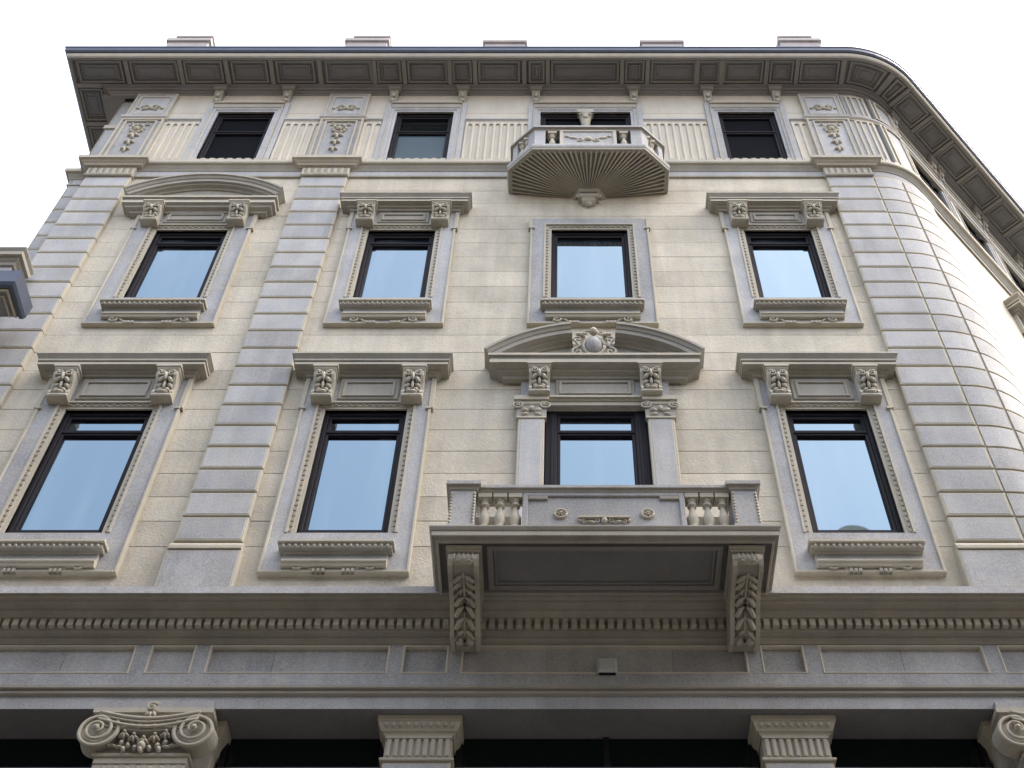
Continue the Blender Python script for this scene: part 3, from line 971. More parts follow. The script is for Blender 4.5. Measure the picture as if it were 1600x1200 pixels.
def seg_pediment(A, hw, zb, rise, hp, broken=0.0, spring=0.0):
    """segmental pediment over a flat cornice; optionally broken open at the crown"""
    c = MB()
    c.sweep([(0.02, zb - 0.13), (0.09, zb - 0.125), (0.10, zb - 0.09), (0.155, zb - 0.07), (0.16, zb - 0.045), (hp - 0.085, zb - 0.03), (hp - 0.05, zb - 0.015), (hp - 0.05, zb + 0.045), (hp - 0.068, zb + 0.047), (hp - 0.062, zb + 0.09), (hp - 0.03, zb + 0.105), (hp - 0.03, zb + 0.145), (0.0, zb + 0.16)],
            [(-hw + hp, 0.02), (-hw + hp, 0), (hw - hp, 0), (hw - hp, 0.02)],
            ['mould', 'mould', 'mould', 'mould', 'mould', 'mould', 'trim', 'mould', 'mould', 'mould', 'trim', 'mould'])
    c.build('hood', A)
    zs = zb + 0.16 + spring
    r = (hw * hw + rise * rise) / (2 * rise)
    cz = zs + rise - r
    th = math.asin(min(1, hw / r))
    prof = [(0.0, -0.19), (0.09, -0.19), (0.11, -0.165), (0.16, -0.155), (0.165, -0.13), (hp - 0.055, -0.125), (hp - 0.055, -0.06), (hp - 0.04, -0.055), (hp - 0.02, -0.015), (hp, -0.01), (hp, 0.025), (0.0, 0.03)]
    k = MB()
    if broken:
        tb = math.asin(broken / r)
        for s in (1, -1):
            a0, a1 = (pi / 2 + tb, pi / 2 + th) if s > 0 else (pi / 2 - th, pi / 2 - tb)
            m = MB(); m.arc(prof, 0, cz, r, a0, a1, 14, 'mould'); m.build('pediment_arc', A)
    else:
        k.arc(prof, 0, cz, r, pi / 2 - th, pi / 2 + th, 28, 'mould')
        k.build('pediment_arc', A)
    # tympanum
    t = MB()
    n = 24
    pts = [(-hw * 0.93, zs - 0.02)]
    for i in range(n + 1):
        x = -hw * 0.93 + 2 * hw * 0.93 * i / n
        pts.append((x, cz + sqrt(r * r - x * x) - 0.1))
    pts.append((hw * 0.93, zs - 0.02))
    if broken:
        pts = [(x, min(z, cz + sqrt(max(0, r * r - x * x)) - 0.12)) for x, z in pts]
    t.plate(pts, 0.0, 0.07, 'mould')
    t.build('tympanum', A)
    return zs + rise

# first floor and second floor windows, their surrounds
for i in (0, 1, 3):
    ow = HALF[i] * 2
    out = HALF[i] + 0.243 if i else 0.79
    window(ow, 11.16, 13.21, (BAY[i], 0, 0), ztr=12.86)
    surround(ow, 11.13, 13.21, 10.555, 13.76, out, (BAY[i], 0, 0), hp=0.265, hh=out + 0.235)
    window(ow, 15.55, 17.31, (BAY[i], 0, 0), ztr=17.03)
    a = surround(ow, 15.52, 17.31, 14.90, 17.75, out + 0.01, (BAY[i], 0, 0), hp=0.255, hh=out + 0.235, cs=0.88, label='window surround with a segmental arched pediment' if i == 0 else None)
    if i == 0:
        for ch in list(a.children):
            if ch.name.startswith('hood'):
                bpy.data.objects.remove(ch)
        seg_pediment(a, 1.135, 17.79, 0.43, 0.255, spring=0.17)
# plain eared surround over the big balcony
i = 2
window(1.06, 15.55, 17.32, (BAY[2], 0, 0), transom=False)
surround(1.06, 15.52, 17.32, 14.90, 0, 0.795, (BAY[2], 0, 0), hood=False, label='plain eared window surround without hood')
# attic windows
def attic_surround(half, loc, rz=0.0):
    a = MB()
    z0, z1 = 19.28, 21.17
    for sx in (-1, 1):
        for (i0, i1, pp, mat) in ((0.0, 0.05, 0.03, 'grey'), (0.05, 0.10, 0.045, 'grey'), (0.10, 0.115, 0.06, 'trim')):
            x0, x1 = sorted((sx * (half + i0), sx * (half + i1)))
            a.box(x0, x1, -0.03, pp, z0, z1 + i0, mat)
        x0, x1 = sorted((sx * (half + 0.116), sx * (half + 0.20)))
        a.cbox(x0, x1, 0.0, 0.04, z0, 21.5, 0.006, 'grey')
    for (i0, i1, pp, mat) in ((0.0, 0.05, 0.0305, 'grey'), (0.05, 0.10, 0.0455, 'grey'), (0.10, 0.115, 0.0605, 'trim')):
        a.box(-half - i1, half + i1, -0.03, pp, z1 + i0, z1 + i1, mat)
    a.cbox(-half - 0.115, half + 0.115, 0.0, 0.055, 21.30, 21.42, 0.008, 'mould')
    a.cbox(-half - 0.12, half + 0.12, 0.0, 0.085, 21.42, 21.46, 0.008, 'trim')
    return a.build('window_surround', B, loc, rz)
for i in (0, 1, 3):
    window(0.93, 19.40, 21.17, (BAY[i], 0, 0), ztr=20.55, dark=('blind_teal', 'glass_dark') if i == 1 else ('dark_pane', 'dark_pane'))
    attic_surround(0.465, (BAY[i], 0, 0))
    st = MB(); st.box(BAY[i] - 0.42, BAY[i] + 0.42, -0.06, 0.03, 19.40, 19.475, 'trim'); st.build('sill', B)
window(1.47, 18.62, 21.17, (BAY[2], 0, 0), ztr=20.7, dark=('dark_pane', 'dark_pane'))
attic_surround(0.735, (BAY[2], 0, 0))
# colonnette dividing the balcony door
mb = MB()
mb.lathe([(0.075, 18.62), (0.075, 18.75), (0.06, 18.78), (0.058, 20.72), (0.07, 20.75), (0.075, 20.78)], (BAY[2], -0.03), 'trim', 14)
mb.box(BAY[2] - 0.13, BAY[2] + 0.13, -0.13, 0.07, 21.08, 21.17, 'trim')
mb.lathe([(0.06, 20.78), (0.075, 20.85), (0.09, 21.0), (0.105, 21.08)], (BAY[2], -0.03), 'trim', 14)
for sx in (-1, 1):
    mb.spiral((BAY[2] + sx * 0.085, 0.06, 21.03), 0.035, 1.3, 'trim', sx, pi / 2, 0.3, 14)
mb.blob((BAY[2], 0.05, 20.95), (0.05, 0.03, 0.07), 'trim')
mb.build('colonnette', B)

# side front windows
for k, u in enumerate(SIDE_BAYS):
    x, y, _ = path(u, 0, 0)
    window(0.936, 11.16, 13.21, (x, y, 0), ANG, ztr=12.86)
    surround(0.936, 11.13, 13.21, 10.555, 13.76, 0.711, (x, y, 0), ANG, hp=0.265, hh=0.936)
    window(0.936, 15.55, 17.31, (x, y, 0), ANG, ztr=17.03)
    surround(0.936, 15.52, 17.31, 14.90, 17.75, 0.721, (x, y, 0), ANG, hp=0.255, cs=0.88, hh=0.936)
for u in SIDE_TOP:
    x, y, _ = path(u, 0, 0)
    window(0.93, 19.40, 21.17, (x, y, 0), ANG, ztr=20.55, dark=('dark_pane', 'dark_pane'))
    attic_surround(0.465, (x, y, 0), ANG)

# ---- aedicule round the big balcony door
window(1.23, 10.20, 13.235, (BAY[2], 0, 0), side=0.13, ztr=12.86, label='balcony door with broad dark side frames')
a = MB()
a.box(-0.86, -0.615, 0.0, 0.035, 10.1, 13.60, 'grey'); a.box(0.615, 0.86, 0.0, 0.035, 10.1, 13.60, 'grey')
a.box(-0.615, 0.615, 0.0, 0.035, 13.235, 13.60, 'grey')
a.box(-0.615, 0.615, 0.0, 0.055, 13.24, 13.30, 'trim'); a.box(-0.615, 0.615, 0.0, 0.075, 13.305, 13.33, 'trim'); a.box(-0.9, 0.9, 0.0, 0.105, 13.332, 13.365, 'trim')
a.box(-0.86, 0.86, 0.0, 0.05, 13.37, 13.75, 'grey')
AED = a.build('window_surround', B, (BAY[2], 0, 0), label='door surround with pilasters and a broken pediment')
f = MB(); f.cbox(-0.46, 0.46, 0.045, 0.075, 13.39, 13.72, 0.01, 'mould'); frame_ring(f, -0.42, 0.42, 13.41, 13.66, 0.035, 0.07, 0.095, 'mould'); f.build('frieze_panel', AED)
for sx in (-1, 1):
    link('console', CONSOLE, AED, (sx * 0.645, -0.05, 13.80))
    s = MB()
    xc = sx * 0.825
    xq = sx * 0.73
    s.cbox(xq - 0.15, xq + 0.15, 0.03, 0.085, 10.1, 12.97, 0.01, 'grey', 'trim', 0.02)
    s.build('shaft', AED)
    cap = MB()
    cap.box(xq - 0.17, xq + 0.17, 0.03, 0.09, 12.97, 13.20, 'mould')
    cap.box(xq - 0.20, xq + 0.20, 0.03, 0.13, 13.26, 13.33, 'trim')
    cap.cbox(xq - 0.19, xq + 0.19, 0.03, 0.105, 13.19, 13.262, 0.015, 'trim')
    for q in (-1, 1):
        cap.spiral((xq + q * 0.165, 0.10, 13.185), 0.062, 1.7, 'trim', q, pi / 2, 0.24, 24, 0.012)
        cap.blob((xq + q * 0.07, 0.095, 13.09), (0.055, 0.03, 0.028), 'trim', 7, 4, q * 0.5)
        cap.blob((xq + q * 0.075, 0.095, 13.02), (0.05, 0.025, 0.022), 'trim', 7, 4, -q * 0.4)
    cap.blob((xq, 0.10, 13.12), (0.035, 0.03, 0.05), 'trim', 7, 4)
    cap.box(xq - 0.165, xq + 0.165, 0.03, 0.10, 12.955, 12.985, 'trim')
    cap.build('ionic_capital', AED)
seg_pediment(AED, 1.285, 13.83, 0.56, 0.30, broken=0.28, spring=0.03)
# cartouche in the gap
ct = MB()
z = 14.27
ct.blob((0, 0.17, z - 0.02), (0.10, 0.10, 0.15), 'grey', 14, 8)
ct.plate([(-0.15, z - 0.2), (-0.19, z), (-0.15, z + 0.17), (0, z + 0.2), (0.15, z + 0.17), (0.19, z), (0.15, z - 0.2), (0, z - 0.26)], 0.06, 0.15, 'trim')
pts = [(0.125 * cos(2 * pi * k / 20), 0.17, z - 0.02 + 0.18 * sin(2 * pi * k / 20)) for k in range(21)]
ct.tube(pts, 0.022, 'trim')
for sx in (-1, 1):
    ct.spiral((sx * 0.19, 0.17, z + 0.13), 0.055, 1.4, 'trim', sx, -pi / 2, 0.28, 18)
    ct.spiral((sx * 0.20, 0.17, z - 0.13), 0.065, 1.4, 'trim', -sx, pi / 2, 0.28, 18)
    ct.tube([(sx * 0.22, 0.16, z + 0.1), (sx * 0.17, 0.17, z + 0.0), (sx * 0.23, 0.16, z - 0.08)], 0.02, 'trim')
    ct.spiral((sx * 0.09, 0.20, z + 0.22), 0.045, 1.2, 'trim', -sx, 0, 0.3, 14)
    ct.blob((sx * 0.16, 0.17, z + 0.21), (0.07, 0.035, 0.028), 'trim', 7, 4, sx * 0.5)
ct.blob((0, 0.20, z + 0.25), (0.055, 0.05, 0.065), 'trim')
ct.build('cartouche', AED)

# ================================================================== main balcony
BX = 0.388
bal = MB()
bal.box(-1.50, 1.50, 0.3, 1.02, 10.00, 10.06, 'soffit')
bal.sweep([(0.0, 9.955), (0.02, 9.955), (0.03, 9.985), (0.06, 9.99), (0.065, 10.0), (0.065, 10.05), (0.075, 10.055), (0.09, 10.085), (0.09, 10.10), (0.0, 10.13)],
          [(-1.49, -0.20), (-1.49, -1.02), (1.49, -1.02), (1.49, -0.20)], ['trim', 'mould', 'mould', 'mould', 'trim', 'mould', 'mould', 'mould', 'mould'])
bal.box(-1.44, 1.44, 0.1, 1.0, 10.07, 10.14, 'grey')
BAL = bal.build('balcony', B, (BX, 0, 0), label='broad stone balcony with balusters under the pedimented door')
sp = MB()
frame_ring_z = []
def sring(x0, x1, p0, p1, w, z0, z1, mat):
    sp.box(x0, x1, p0, p0 + w, z0, z1, mat); sp.box(x0, x1, p1 - w, p1, z0, z1, mat)
    sp.box(x0, x0 + w, p0 + w, p1 - w, z0, z1, mat); sp.box(x1 - w, x1, p0 + w, p1 - w, z0, z1, mat)
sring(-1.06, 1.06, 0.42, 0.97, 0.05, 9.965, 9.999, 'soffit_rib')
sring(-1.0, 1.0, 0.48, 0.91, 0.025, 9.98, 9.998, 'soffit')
sp.build('soffit_panel', BAL)
# parapet: corner posts, baluster groups, central panel, handrail
for sx in (-1, 1):
    po = MB()
    xa, xb = sorted((sx * 1.19, sx * 1.425))
    po.cbox(xa, xb, 0.78, 1.045, 10.14, 10.655, 0.006, 'grey')
    po.box(xa - 0.012, xb + 0.012, 0.775, 1.052, 10.14, 10.19, 'grey')
    po.build('post', BAL)
    bd = MB()
    for z in [10.215 + 0.042 * k for k in range(10)]:
        for x in (xa + 0.012, xb - 0.012):
            bd.blob((x, 1.046, z), (0.015, 0.014, 0.018), 'trim', 6, 4)
    bd.build('bead_row', BAL, kind='stuff')
    cap = MB()
    cap.sweep([(0, 10.64), (0.012, 10.645), (0.02, 10.67), (0.045, 10.69), (0.045, 10.735), (0, 10.75)], [(xa - 0.0, -0.72), (xa - 0.0, -1.045), (xb + 0.0, -1.045), (xb, -0.72)], ['mould', 'mould', 'mould', 'grey', 'grey'])
    cap.build('post_cap', BAL)
    # return parapet along the side
    rt = MB()
    x = sx * 1.31
    rt.box(x - 0.09, x + 0.09, 0.05, 0.78, 10.14, 10.2, 'grey'); rt.box(x - 0.1, x + 0.1, 0.05, 0.775, 10.64, 10.735, 'mould')
    rt.box(x - 0.06, x + 0.06, 0.05, 0.42, 10.2, 10.64, 'grey')
    rt.build('side_rail', BAL)
BALUSTER = None
bp = [(0.05, 0.0), (0.05, 0.045), (0.038, 0.05), (0.036, 0.075), (0.046, 0.11), (0.054, 0.155), (0.048, 0.2), (0.034, 0.25), (0.025, 0.30), (0.025, 0.325), (0.044, 0.335), (0.044, 0.355), (0.036, 0.365), (0.038, 0.38), (0.056, 0.41), (0.056, 0.45), (0.0, 0.45)]
mb = MB()
mb.lathe(bp, (0, 0), 'trim', 14)
mb.box(-0.062, 0.062, -0.062, 0.062, -0.03, 0.02, 'trim'); mb.box(-0.064, 0.064, -0.064, 0.064, 0.415, 0.47, 'trim')
BALUSTER = mb.mesh('baluster')
for sx in (-1, 1):
    for k in range(3):
        link('baluster', BALUSTER, BAL, (sx * (1.105 - 0.142 * k), -0.955, 10.17))
    hb = MB(); xa, xb = sorted((sx * 1.19, sx * 0.765)); hb.box(xa, xb, 0.90, 0.915, 10.19, 10.42, 'trim'); hb.build('baluster_backing', BAL)
    for k in range(2):
        link('baluster', BALUSTER, BAL, (sx * 1.31, -0.50 - 0.15 * k, 10.17))
bt = MB(); bt.box(-1.19, 1.19, 0.86, 1.035, 10.138, 10.168, 'grey'); bt.build('bottom_rail', BAL)
pn = MB()
pn.box(-0.75, 0.75, 0.88, 1.0, 10.165, 10.645, 'grey')
frame_ring(pn, -0.752, 0.752, 10.15, 10.645, 0.05, 0.98, 1.02, 'grey')
for sx in (-1, 1):
    x0, x1 = sorted((sx * 0.70, sx * 0.52)); pn.cbox(x0, x1, 0.99, 1.022, 10.55, 10.60, 0.006, 'mould')
pn.build('parapet_panel', BAL)
rail = MB()
rail.sweep([(0.0, 10.64), (0.012, 10.645), (0.02, 10.665), (0.04, 10.68), (0.04, 10.715), (0.0, 10.73)], [(-1.19, -1.01), (1.19, -1.01)], ['mould', 'mould', 'mould', 'grey', 'grey'])
rail.box(-1.19, 1.19, 0.84, 1.012, 10.641, 10.725, 'grey')
rail.build('handrail', BAL)
def rosette_mesh():
    o = MB()
    o.disc((0, 0, 0), 0.062, 0.012, 'trim', 20)
    pts = [(0.055 * cos(2 * pi * k / 18), 0.014, 0.055 * sin(2 * pi * k / 18)) for k in range(19)]
    o.tube(pts, 0.011, 'trim')
    for k in range(6):
        a = 2 * pi * k / 6
        o.blob((0.024 * cos(a), 0.016, 0.024 * sin(a)), (0.015, 0.014, 0.010), 'trim', 6, 4, a)
    o.blob((0, 0.022, 0), (0.014, 0.014, 0.014), 'trim', 6, 4)
    return o.mesh('rosette')
ROS = rosette_mesh()
for sx in (-1, 1):
    link('rosette', ROS, BAL, (sx * 0.40, -1.0, 10.36))
rl = MB()
rl.box(-0.24, 0.24, 1.0, 1.03, 10.245, 10.265, 'trim')
rl.blob((0, 1.01, 10.215), (0.03, 0.03, 0.04), 'trim')
for sx in (-1, 1):
    rl.spiral((sx * 0.07, 1.012, 10.215), 0.028, 1.3, 'trim', sx, pi / 2, 0.3, 12)
    rl.blob((sx * 0.12, 1.005, 10.20), (0.05, 0.02, 0.014), 'trim', 6, 4, sx * 0.3)
    rl.spiral((sx * 0.18, 1.01, 10.205), 0.024, 1.2, 'trim', -sx, pi / 2, 0.32, 12)
    rl.blob((sx * 0.225, 1.005, 10.225), (0.02, 0.015, 0.03), 'trim', 6, 4)
RL = rl.build('carved_relief', BAL); RL.location.z = 0.05

# great scroll brackets under it
def bracket_mesh():
    mb = MB()
    prof = [(0.03, 9.93), (0.93, 9.93), (0.95, 9.90), (0.955, 9.84), (0.92, 9.785), (0.86, 9.76), (0.80, 9.765), (0.72, 9.78), (0.60, 9.765), (0.48, 9.72), (0.40, 9.665), (0.34, 9.61), (0.26, 9.555), (0.17, 9.54), (0.11, 9.565), (0.03, 9.57)]
    mb.extr(prof, -0.115, 0.115, 'mould')
    for sx in (-1, 1):                           # scroll edges stand proud below the web
        q = []
        for k, (p, z) in enumerate(prof[2:-1]):
            q.append((p + 0.012, z - 0.018))
        mb.extr([(0.03, 9.92)] + [(0.93, 9.92)] + q + [(0.03, 9.56)], sx * 0.115 - 0.02, sx * 0.115 + 0.02, 'trim')
    mb.box(-0.16, 0.16, 0.02, 1.0, 9.93, 9.956, 'trim')
    mb.box(-0.145, 0.145, 0.02, 0.975, 9.905, 9.932, 'trim')
    # acanthus leaf lapping the underside
    def under(p):
        for (pa, za), (pb, zb) in zip(prof[4:], prof[5:]):
            if pb <= p <= pa:
                return za + (zb - za) * (pa - p) / (pa - pb)
        return 9.77
    mb.tube([(0, p, under(p) - 0.012) for p in (0.86, 0.78, 0.68, 0.58, 0.48, 0.38, 0.28, 0.2)], [0.012, 0.016, 0.016, 0.015, 0.014, 0.013, 0.012, 0.01], 'trim')
    for k in range(7):
        p = 0.80 - 0.085 * k
        z = under(p) - 0.006
        for sx in (-1, 1):
            q = p - 0.05
            mb.tube([(sx * 0.008, p + 0.02, z), (sx * 0.045, p + 0.005, z - 0.022), (sx * 0.078, q, under(q) - 0.022), (sx * 0.088, q - 0.035, under(q - 0.035) - 0.004)], [0.012, 0.024, 0.024, 0.012], 'trim')
            mb.blob((sx * 0.03, p - 0.045, z - 0.004), (0.014, 0.03, 0.014), 'trim', 6, 4)
    for sx in (-1, 1):
        mb.blob((sx * 0.05, 0.20, 9.545), (0.042, 0.05, 0.045), 'trim', 8, 5)
        for k in range(3):
            mb.blob((sx * 0.05, 0.955, 9.865 - 0.03 * k), (0.03, 0.014, 0.014), 'trim', 6, 4)
    mb.tube([(-0.12, 0.91, 9.845), (0.12, 0.91, 9.845)], 0.062, 'trim', 12)
    for k in range(5):
        mb.blob((-0.08 + 0.04 * k, 0.965, 9.85), (0.012, 0.014, 0.05), 'trim', 6, 4)
    return mb.mesh('scroll_bracket')
BR = bracket_mesh()
for sx in (-1, 1):
    link('scroll_bracket', BR, BAL, (sx * 1.265, 0, 0))

# ================================================================== small attic balcony on a fluted corbel
SX = 0.385
OUTL = [(-1.165, 0.0), (-1.165, -0.385), (-0.81, -0.72), (0.81, -0.72), (1.165, -0.385), (1.165, 0.0)]
sb = MB()
sb.sweep([(-0.05, 18.42), (0.0, 18.42), (0.0, 18.45), (0.012, 18.46), (0.02, 18.50), (0.02, 18.535), (-0.05, 18.55)], OUTL, ['mould', 'trim', 'trim', 'grey', 'grey', 'mould'])
n = len(OUTL)
sb.add([(x, -y, 18.54) for x, y in OUTL], [list(range(n))], 'grey')
SB = sb.build('attic_balcony', B, (SX, 0, 0), label='small canted balcony on a fan-fluted corbel at the top floor')
# ray-fluted underside: facets run from the outline down to the pendant, alternately ridge and groove
fan = MB()
rim = []
def seg(a, b, k):
    return [(a[0] + (b[0] - a[0]) * i / k, a[1] + (b[1] - a[1]) * i / k) for i in range(k)]
ins = [(x * 0.955, (y * 0.955 if y else 0.0)) for x, y in OUTL]
rim = seg(ins[0], ins[1], 10) + seg(ins[1], ins[2], 14) + seg(ins[2], ins[3], 40) + seg(ins[3], ins[4], 14) + seg(ins[4], ins[5], 10) + [ins[5]]
hub = []
for i, (x, y) in enumerate(rim):
    hub.append((x * 0.20, y * 0.20 - 0.0))
vs = []
for i in range(len(rim)):
    dz = 0.0 if i % 2 else 0.034
    (x, y), (hx, hy) = rim[i], hub[i]
    vs += [(x, -y, 18.41 + dz), (hx, -hy, 18.27 + dz * 0.35)]
fs = [[2 * i, 2 * i + 2, 2 * i + 3, 2 * i + 1] for i in range(len(rim) - 1)]
fan.add(vs, fs, 'mould')
FAN = fan.build('fluted_corbel', SB)
for i in range(0, len(rim) - 1):
    if i % 2: 
        (x, y), (hx, hy) = rim[i], hub[i]
        fr = MB()
        fr.tube([(x, -y, 18.398), (x * 0.6 + hx * 0.4, -(y * 0.6 + hy * 0.4), 18.338), (hx, -hy, 18.258)], [0.013, 0.012, 0.007], 'trim', 6)
        fr.build('corbel_rib', SB)
ed = MB()
ed.sweep([(-0.06, 18.40), (0.0, 18.40), (0.0, 18.425), (-0.06, 18.425)], OUTL, 'mould')
ed.build('corbel_rim', SB)
pd = MB()
pd.add([(-0.33, 0.0, 18.30), (0.33, 0.0, 18.30), (0.18, 0.20, 18.33), (-0.18, 0.20, 18.33), (-0.20, 0.0, 18.20), (0.20, 0.0, 18.20), (0.13, 0.14, 18.21), (-0.13, 0.14, 18.21)],
       [[0, 1, 5, 4], [1, 2, 6, 5], [2, 3, 7, 6], [3, 0, 4, 7], [4, 5, 6, 7]], 'mould')
pd.cbox(-0.15, 0.15, 0.0, 0.13, 18.10, 18.205, 0.03, 'trim')
pd.extr([(0.0, 18.10), (0.10, 18.10), (0.085, 18.05), (0.05, 18.02), (0.0, 18.0)], -0.10, 0.10, 'trim')
pd.blob((0, 0.05, 18.0), (0.05, 0.045, 0.055), 'trim', 8, 5)
for sx in (-1, 1):
    pd.spiral((sx * 0.145, 0.12, 18.13), 0.05, 1.3, 'trim', sx, pi / 2, 0.3, 14)
pd.build('pendant', SB)
# parapet
zb_, zt_ = 18.545, 19.22
def along(a, b, t): return (a[0] + (b[0] - a[0]) * t, a[1] + (b[1] - a[1]) * t)
IN = [(-1.11, 0.0), (-1.11, -0.365), (-0.785, -0.665), (0.785, -0.665), (1.11, -0.365), (1.11, 0.0)]
rr = MB()
rr.sweep([(-0.13, zt_ - 0.10), (0.0, zt_ - 0.10), (0.01, zt_ - 0.07), (0.045, zt_ - 0.06), (0.045, zt_ - 0.01), (-0.13, zt_)], IN, ['mould', 'mould', 'mould', 'grey', 'grey'])
rr.build('handrail', SB)
r2 = MB(); r2.sweep([(-0.13, zb_), (0.02, zb_), (0.015, zb_ + 0.08), (-0.13, zb_ + 0.08)], IN, 'grey'); r2.build('bottom_rail', SB)
def panel_between(a, b, t0, t1, name, depth=0.11, mat='grey', z0=zb_ + 0.08, z1=zt_ - 0.1, frame=False):
    p, q = along(a, b, t0), along(a, b, t1)
    mb = MB(); mb.sweep([(-depth, z0), (0.0, z0), (0.0, z1), (-depth, z1)], [p, q], mat)
    if frame:
        for c, d in ((z0, z0 + 0.04), (z1 - 0.05, z1 - 0.01)):
            mb.sweep([(-0.01, c), (0.016, c), (0.016, d), (-0.01, d)], [p, q], 'trim')
        w = 0.05 / max(0.2, sqrt((q[0] - p[0]) ** 2 + (q[1] - p[1]) ** 2))
        for u0, u1 in ((0.0, w), (1 - w, 1.0)):
            mb.sweep([(-0.01, z0 + 0.042), (0.015, z0 + 0.042), (0.015, z1 - 0.052), (-0.01, z1 - 0.052)], [along(p, q, u0), along(p, q, u1)], 'trim')
    return mb.build(name, SB)
panel_between(IN[2], IN[3], 0.0, 0.10, 'post'); panel_between(IN[2], IN[3], 0.90, 1.0, 'post')
panel_between(IN[2], IN[3], 0.235, 0.765, 'parapet_panel', frame=True)
panel_between(IN[1], IN[2], 0.70, 1.0, 'post', 0.09); panel_between(IN[3], IN[4], 0.0, 0.30, 'post', 0.09)
panel_between(IN[1], IN[2], 0.0, 0.20, 'post', 0.09); panel_between(IN[3], IN[4], 0.80, 1.0, 'post', 0.09)
panel_between(IN[0], IN[1], 0.0, 1.0, 'side_panel', 0.09); panel_between(IN[4], IN[5], 0.0, 1.0, 'side_panel', 0.09)
for t in (0.165, 0.835):
    x, y = along(IN[2], IN[3], t); link('baluster', BALUSTER, SB, (x, y + 0.06, zb_ + 0.09))
for (a, b) in ((IN[1], IN[2]), (IN[3], IN[4])):
    for t in (0.33, 0.57):
        x, y = along(a, b, t); link('baluster', BALUSTER, SB, (x * 0.96, y * 0.93, zb_ + 0.09))
o = MB()
o.blob((0, 0.675, 18.83), (0.06, 0.03, 0.05), 'trim')
for sx in (-1, 1):
    o.spiral((sx * 0.13, 0.672, 18.80), 0.05, 1.3, 'trim', sx, pi / 2, 0.28, 14)
    o.blob((sx * 0.22, 0.67, 18.87), (0.08, 0.02, 0.03), 'trim', 7, 4, sx * 0.3)
    o.blob((sx * 0.31, 0.67, 18.92), (0.04, 0.02, 0.03), 'trim', 7, 4, -sx * 0.4)
o.build('carved_relief', SB)

# ================================================================== entablature over the ground floor
FR = plan_of(-7.15, SIDE_END)
LC = [(X_LEFT, 8), (X_LEFT, 0.0)] + plan_of(-7.3, SIDE_END)
mb = MB()
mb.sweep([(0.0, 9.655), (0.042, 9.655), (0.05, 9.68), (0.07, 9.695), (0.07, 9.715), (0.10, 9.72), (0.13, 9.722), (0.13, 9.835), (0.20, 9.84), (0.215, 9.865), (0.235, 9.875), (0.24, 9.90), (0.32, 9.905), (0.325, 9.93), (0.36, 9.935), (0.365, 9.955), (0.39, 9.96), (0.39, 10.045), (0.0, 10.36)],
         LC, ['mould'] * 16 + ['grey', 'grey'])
COR = mb.build('cornice', B)
dm = MB(); dm.cbox(-0.027, 0.027, 0.12, 0.185, 9.755, 9.838, 0.004, 'trim')
DENT = dm.mesh('dentil')
x = -6.9
while x < 4.7:
    link('dentil', DENT, COR, (x, 0, 0))
    x += 0.0845
u = U1 + 0.04
while u < U2 + 3:
    a = min(max((u - U1) / R_C, 0), ANG)
    q = path(u, 0, 0)
    link('dentil', DENT, COR, (q[0], q[1], 0), a)
    u += 0.0845
# frieze with sunk panels
PX = [(-7.05, -3.90), (-3.77, -3.35), (-3.23, -1.57), (-1.455, -1.03), (-0.92, 1.69), (1.81, 2.215), (2.35, 3.86), (3.99, 4.59)]
fz = MB()
fz.sweep([(0.0, 9.171), (0.03, 9.171), (0.03, 9.31), (0.0, 9.31)], FR, 'grey')
fz.sweep([(0.0, 9.65), (0.03, 9.65), (0.03, 9.66), (0.0, 9.66)], FR, 'grey')
fz.sweep([(-0.035, 9.17), (-0.026, 9.17), (-0.026, 9.66), (-0.035, 9.66)], FR, 'grey')
edges = [(-7.2, -7.05)] + [(a[1], b[0]) for a, b in zip(PX, PX[1:])] + [(4.59, U1)]
for a, b in edges:
    fz.box(a, b, -0.03, 0.03, 9.311, 9.649, 'grey')
FZ = fz.build('frieze', B)
mb = MB(); mb.sweep([(-0.02, 9.31), (0.03, 9.31), (0.03, 9.655), (-0.02, 9.655)], plan_of(U1 + 0.002, SIDE_END), 'grey'); mb.build('frieze_band', FZ)
for a, b in PX:
    # the panel field with joints where the slabs meet
    cuts = [a]
    if b - a > 2.4: cuts += [a + (b - a) * 0.30, a + (b - a) * 0.74] if a > -2 else [a + 1.62, a + 2.5]
    elif b - a > 1: cuts += [a + (b - a) * (0.36 if a < 0 else 0.5)]
    cuts.append(b)
    for c, d in zip(cuts, cuts[1:]):
        sl = MB()
        sl.box(c + 0.002, d - 0.002, -0.026, -0.012, 9.315, 9.645, 'grey')
        sl.build('frieze_panel', FZ)
    fr = MB(); frame_ring(fr, a + 0.001, b - 0.001, 9.3115, 9.6485, 0.020, -0.012, 0.037, 'smooth', 0.007); fr.build('panel_frame', FZ)
# architrave in two fasciae
AR = MB()
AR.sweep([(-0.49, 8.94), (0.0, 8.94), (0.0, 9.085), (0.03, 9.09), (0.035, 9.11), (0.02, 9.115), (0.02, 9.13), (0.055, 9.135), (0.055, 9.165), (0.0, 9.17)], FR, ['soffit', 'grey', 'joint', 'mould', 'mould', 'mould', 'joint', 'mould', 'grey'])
for xc in (PIL[1], 4.29, PIL[0] - 0.4):
    AR.box(xc - 0.50, xc + 0.50, -0.02, 0.055, 8.895, 8.985, 'grey')
ARO = AR.build('architrave', B)

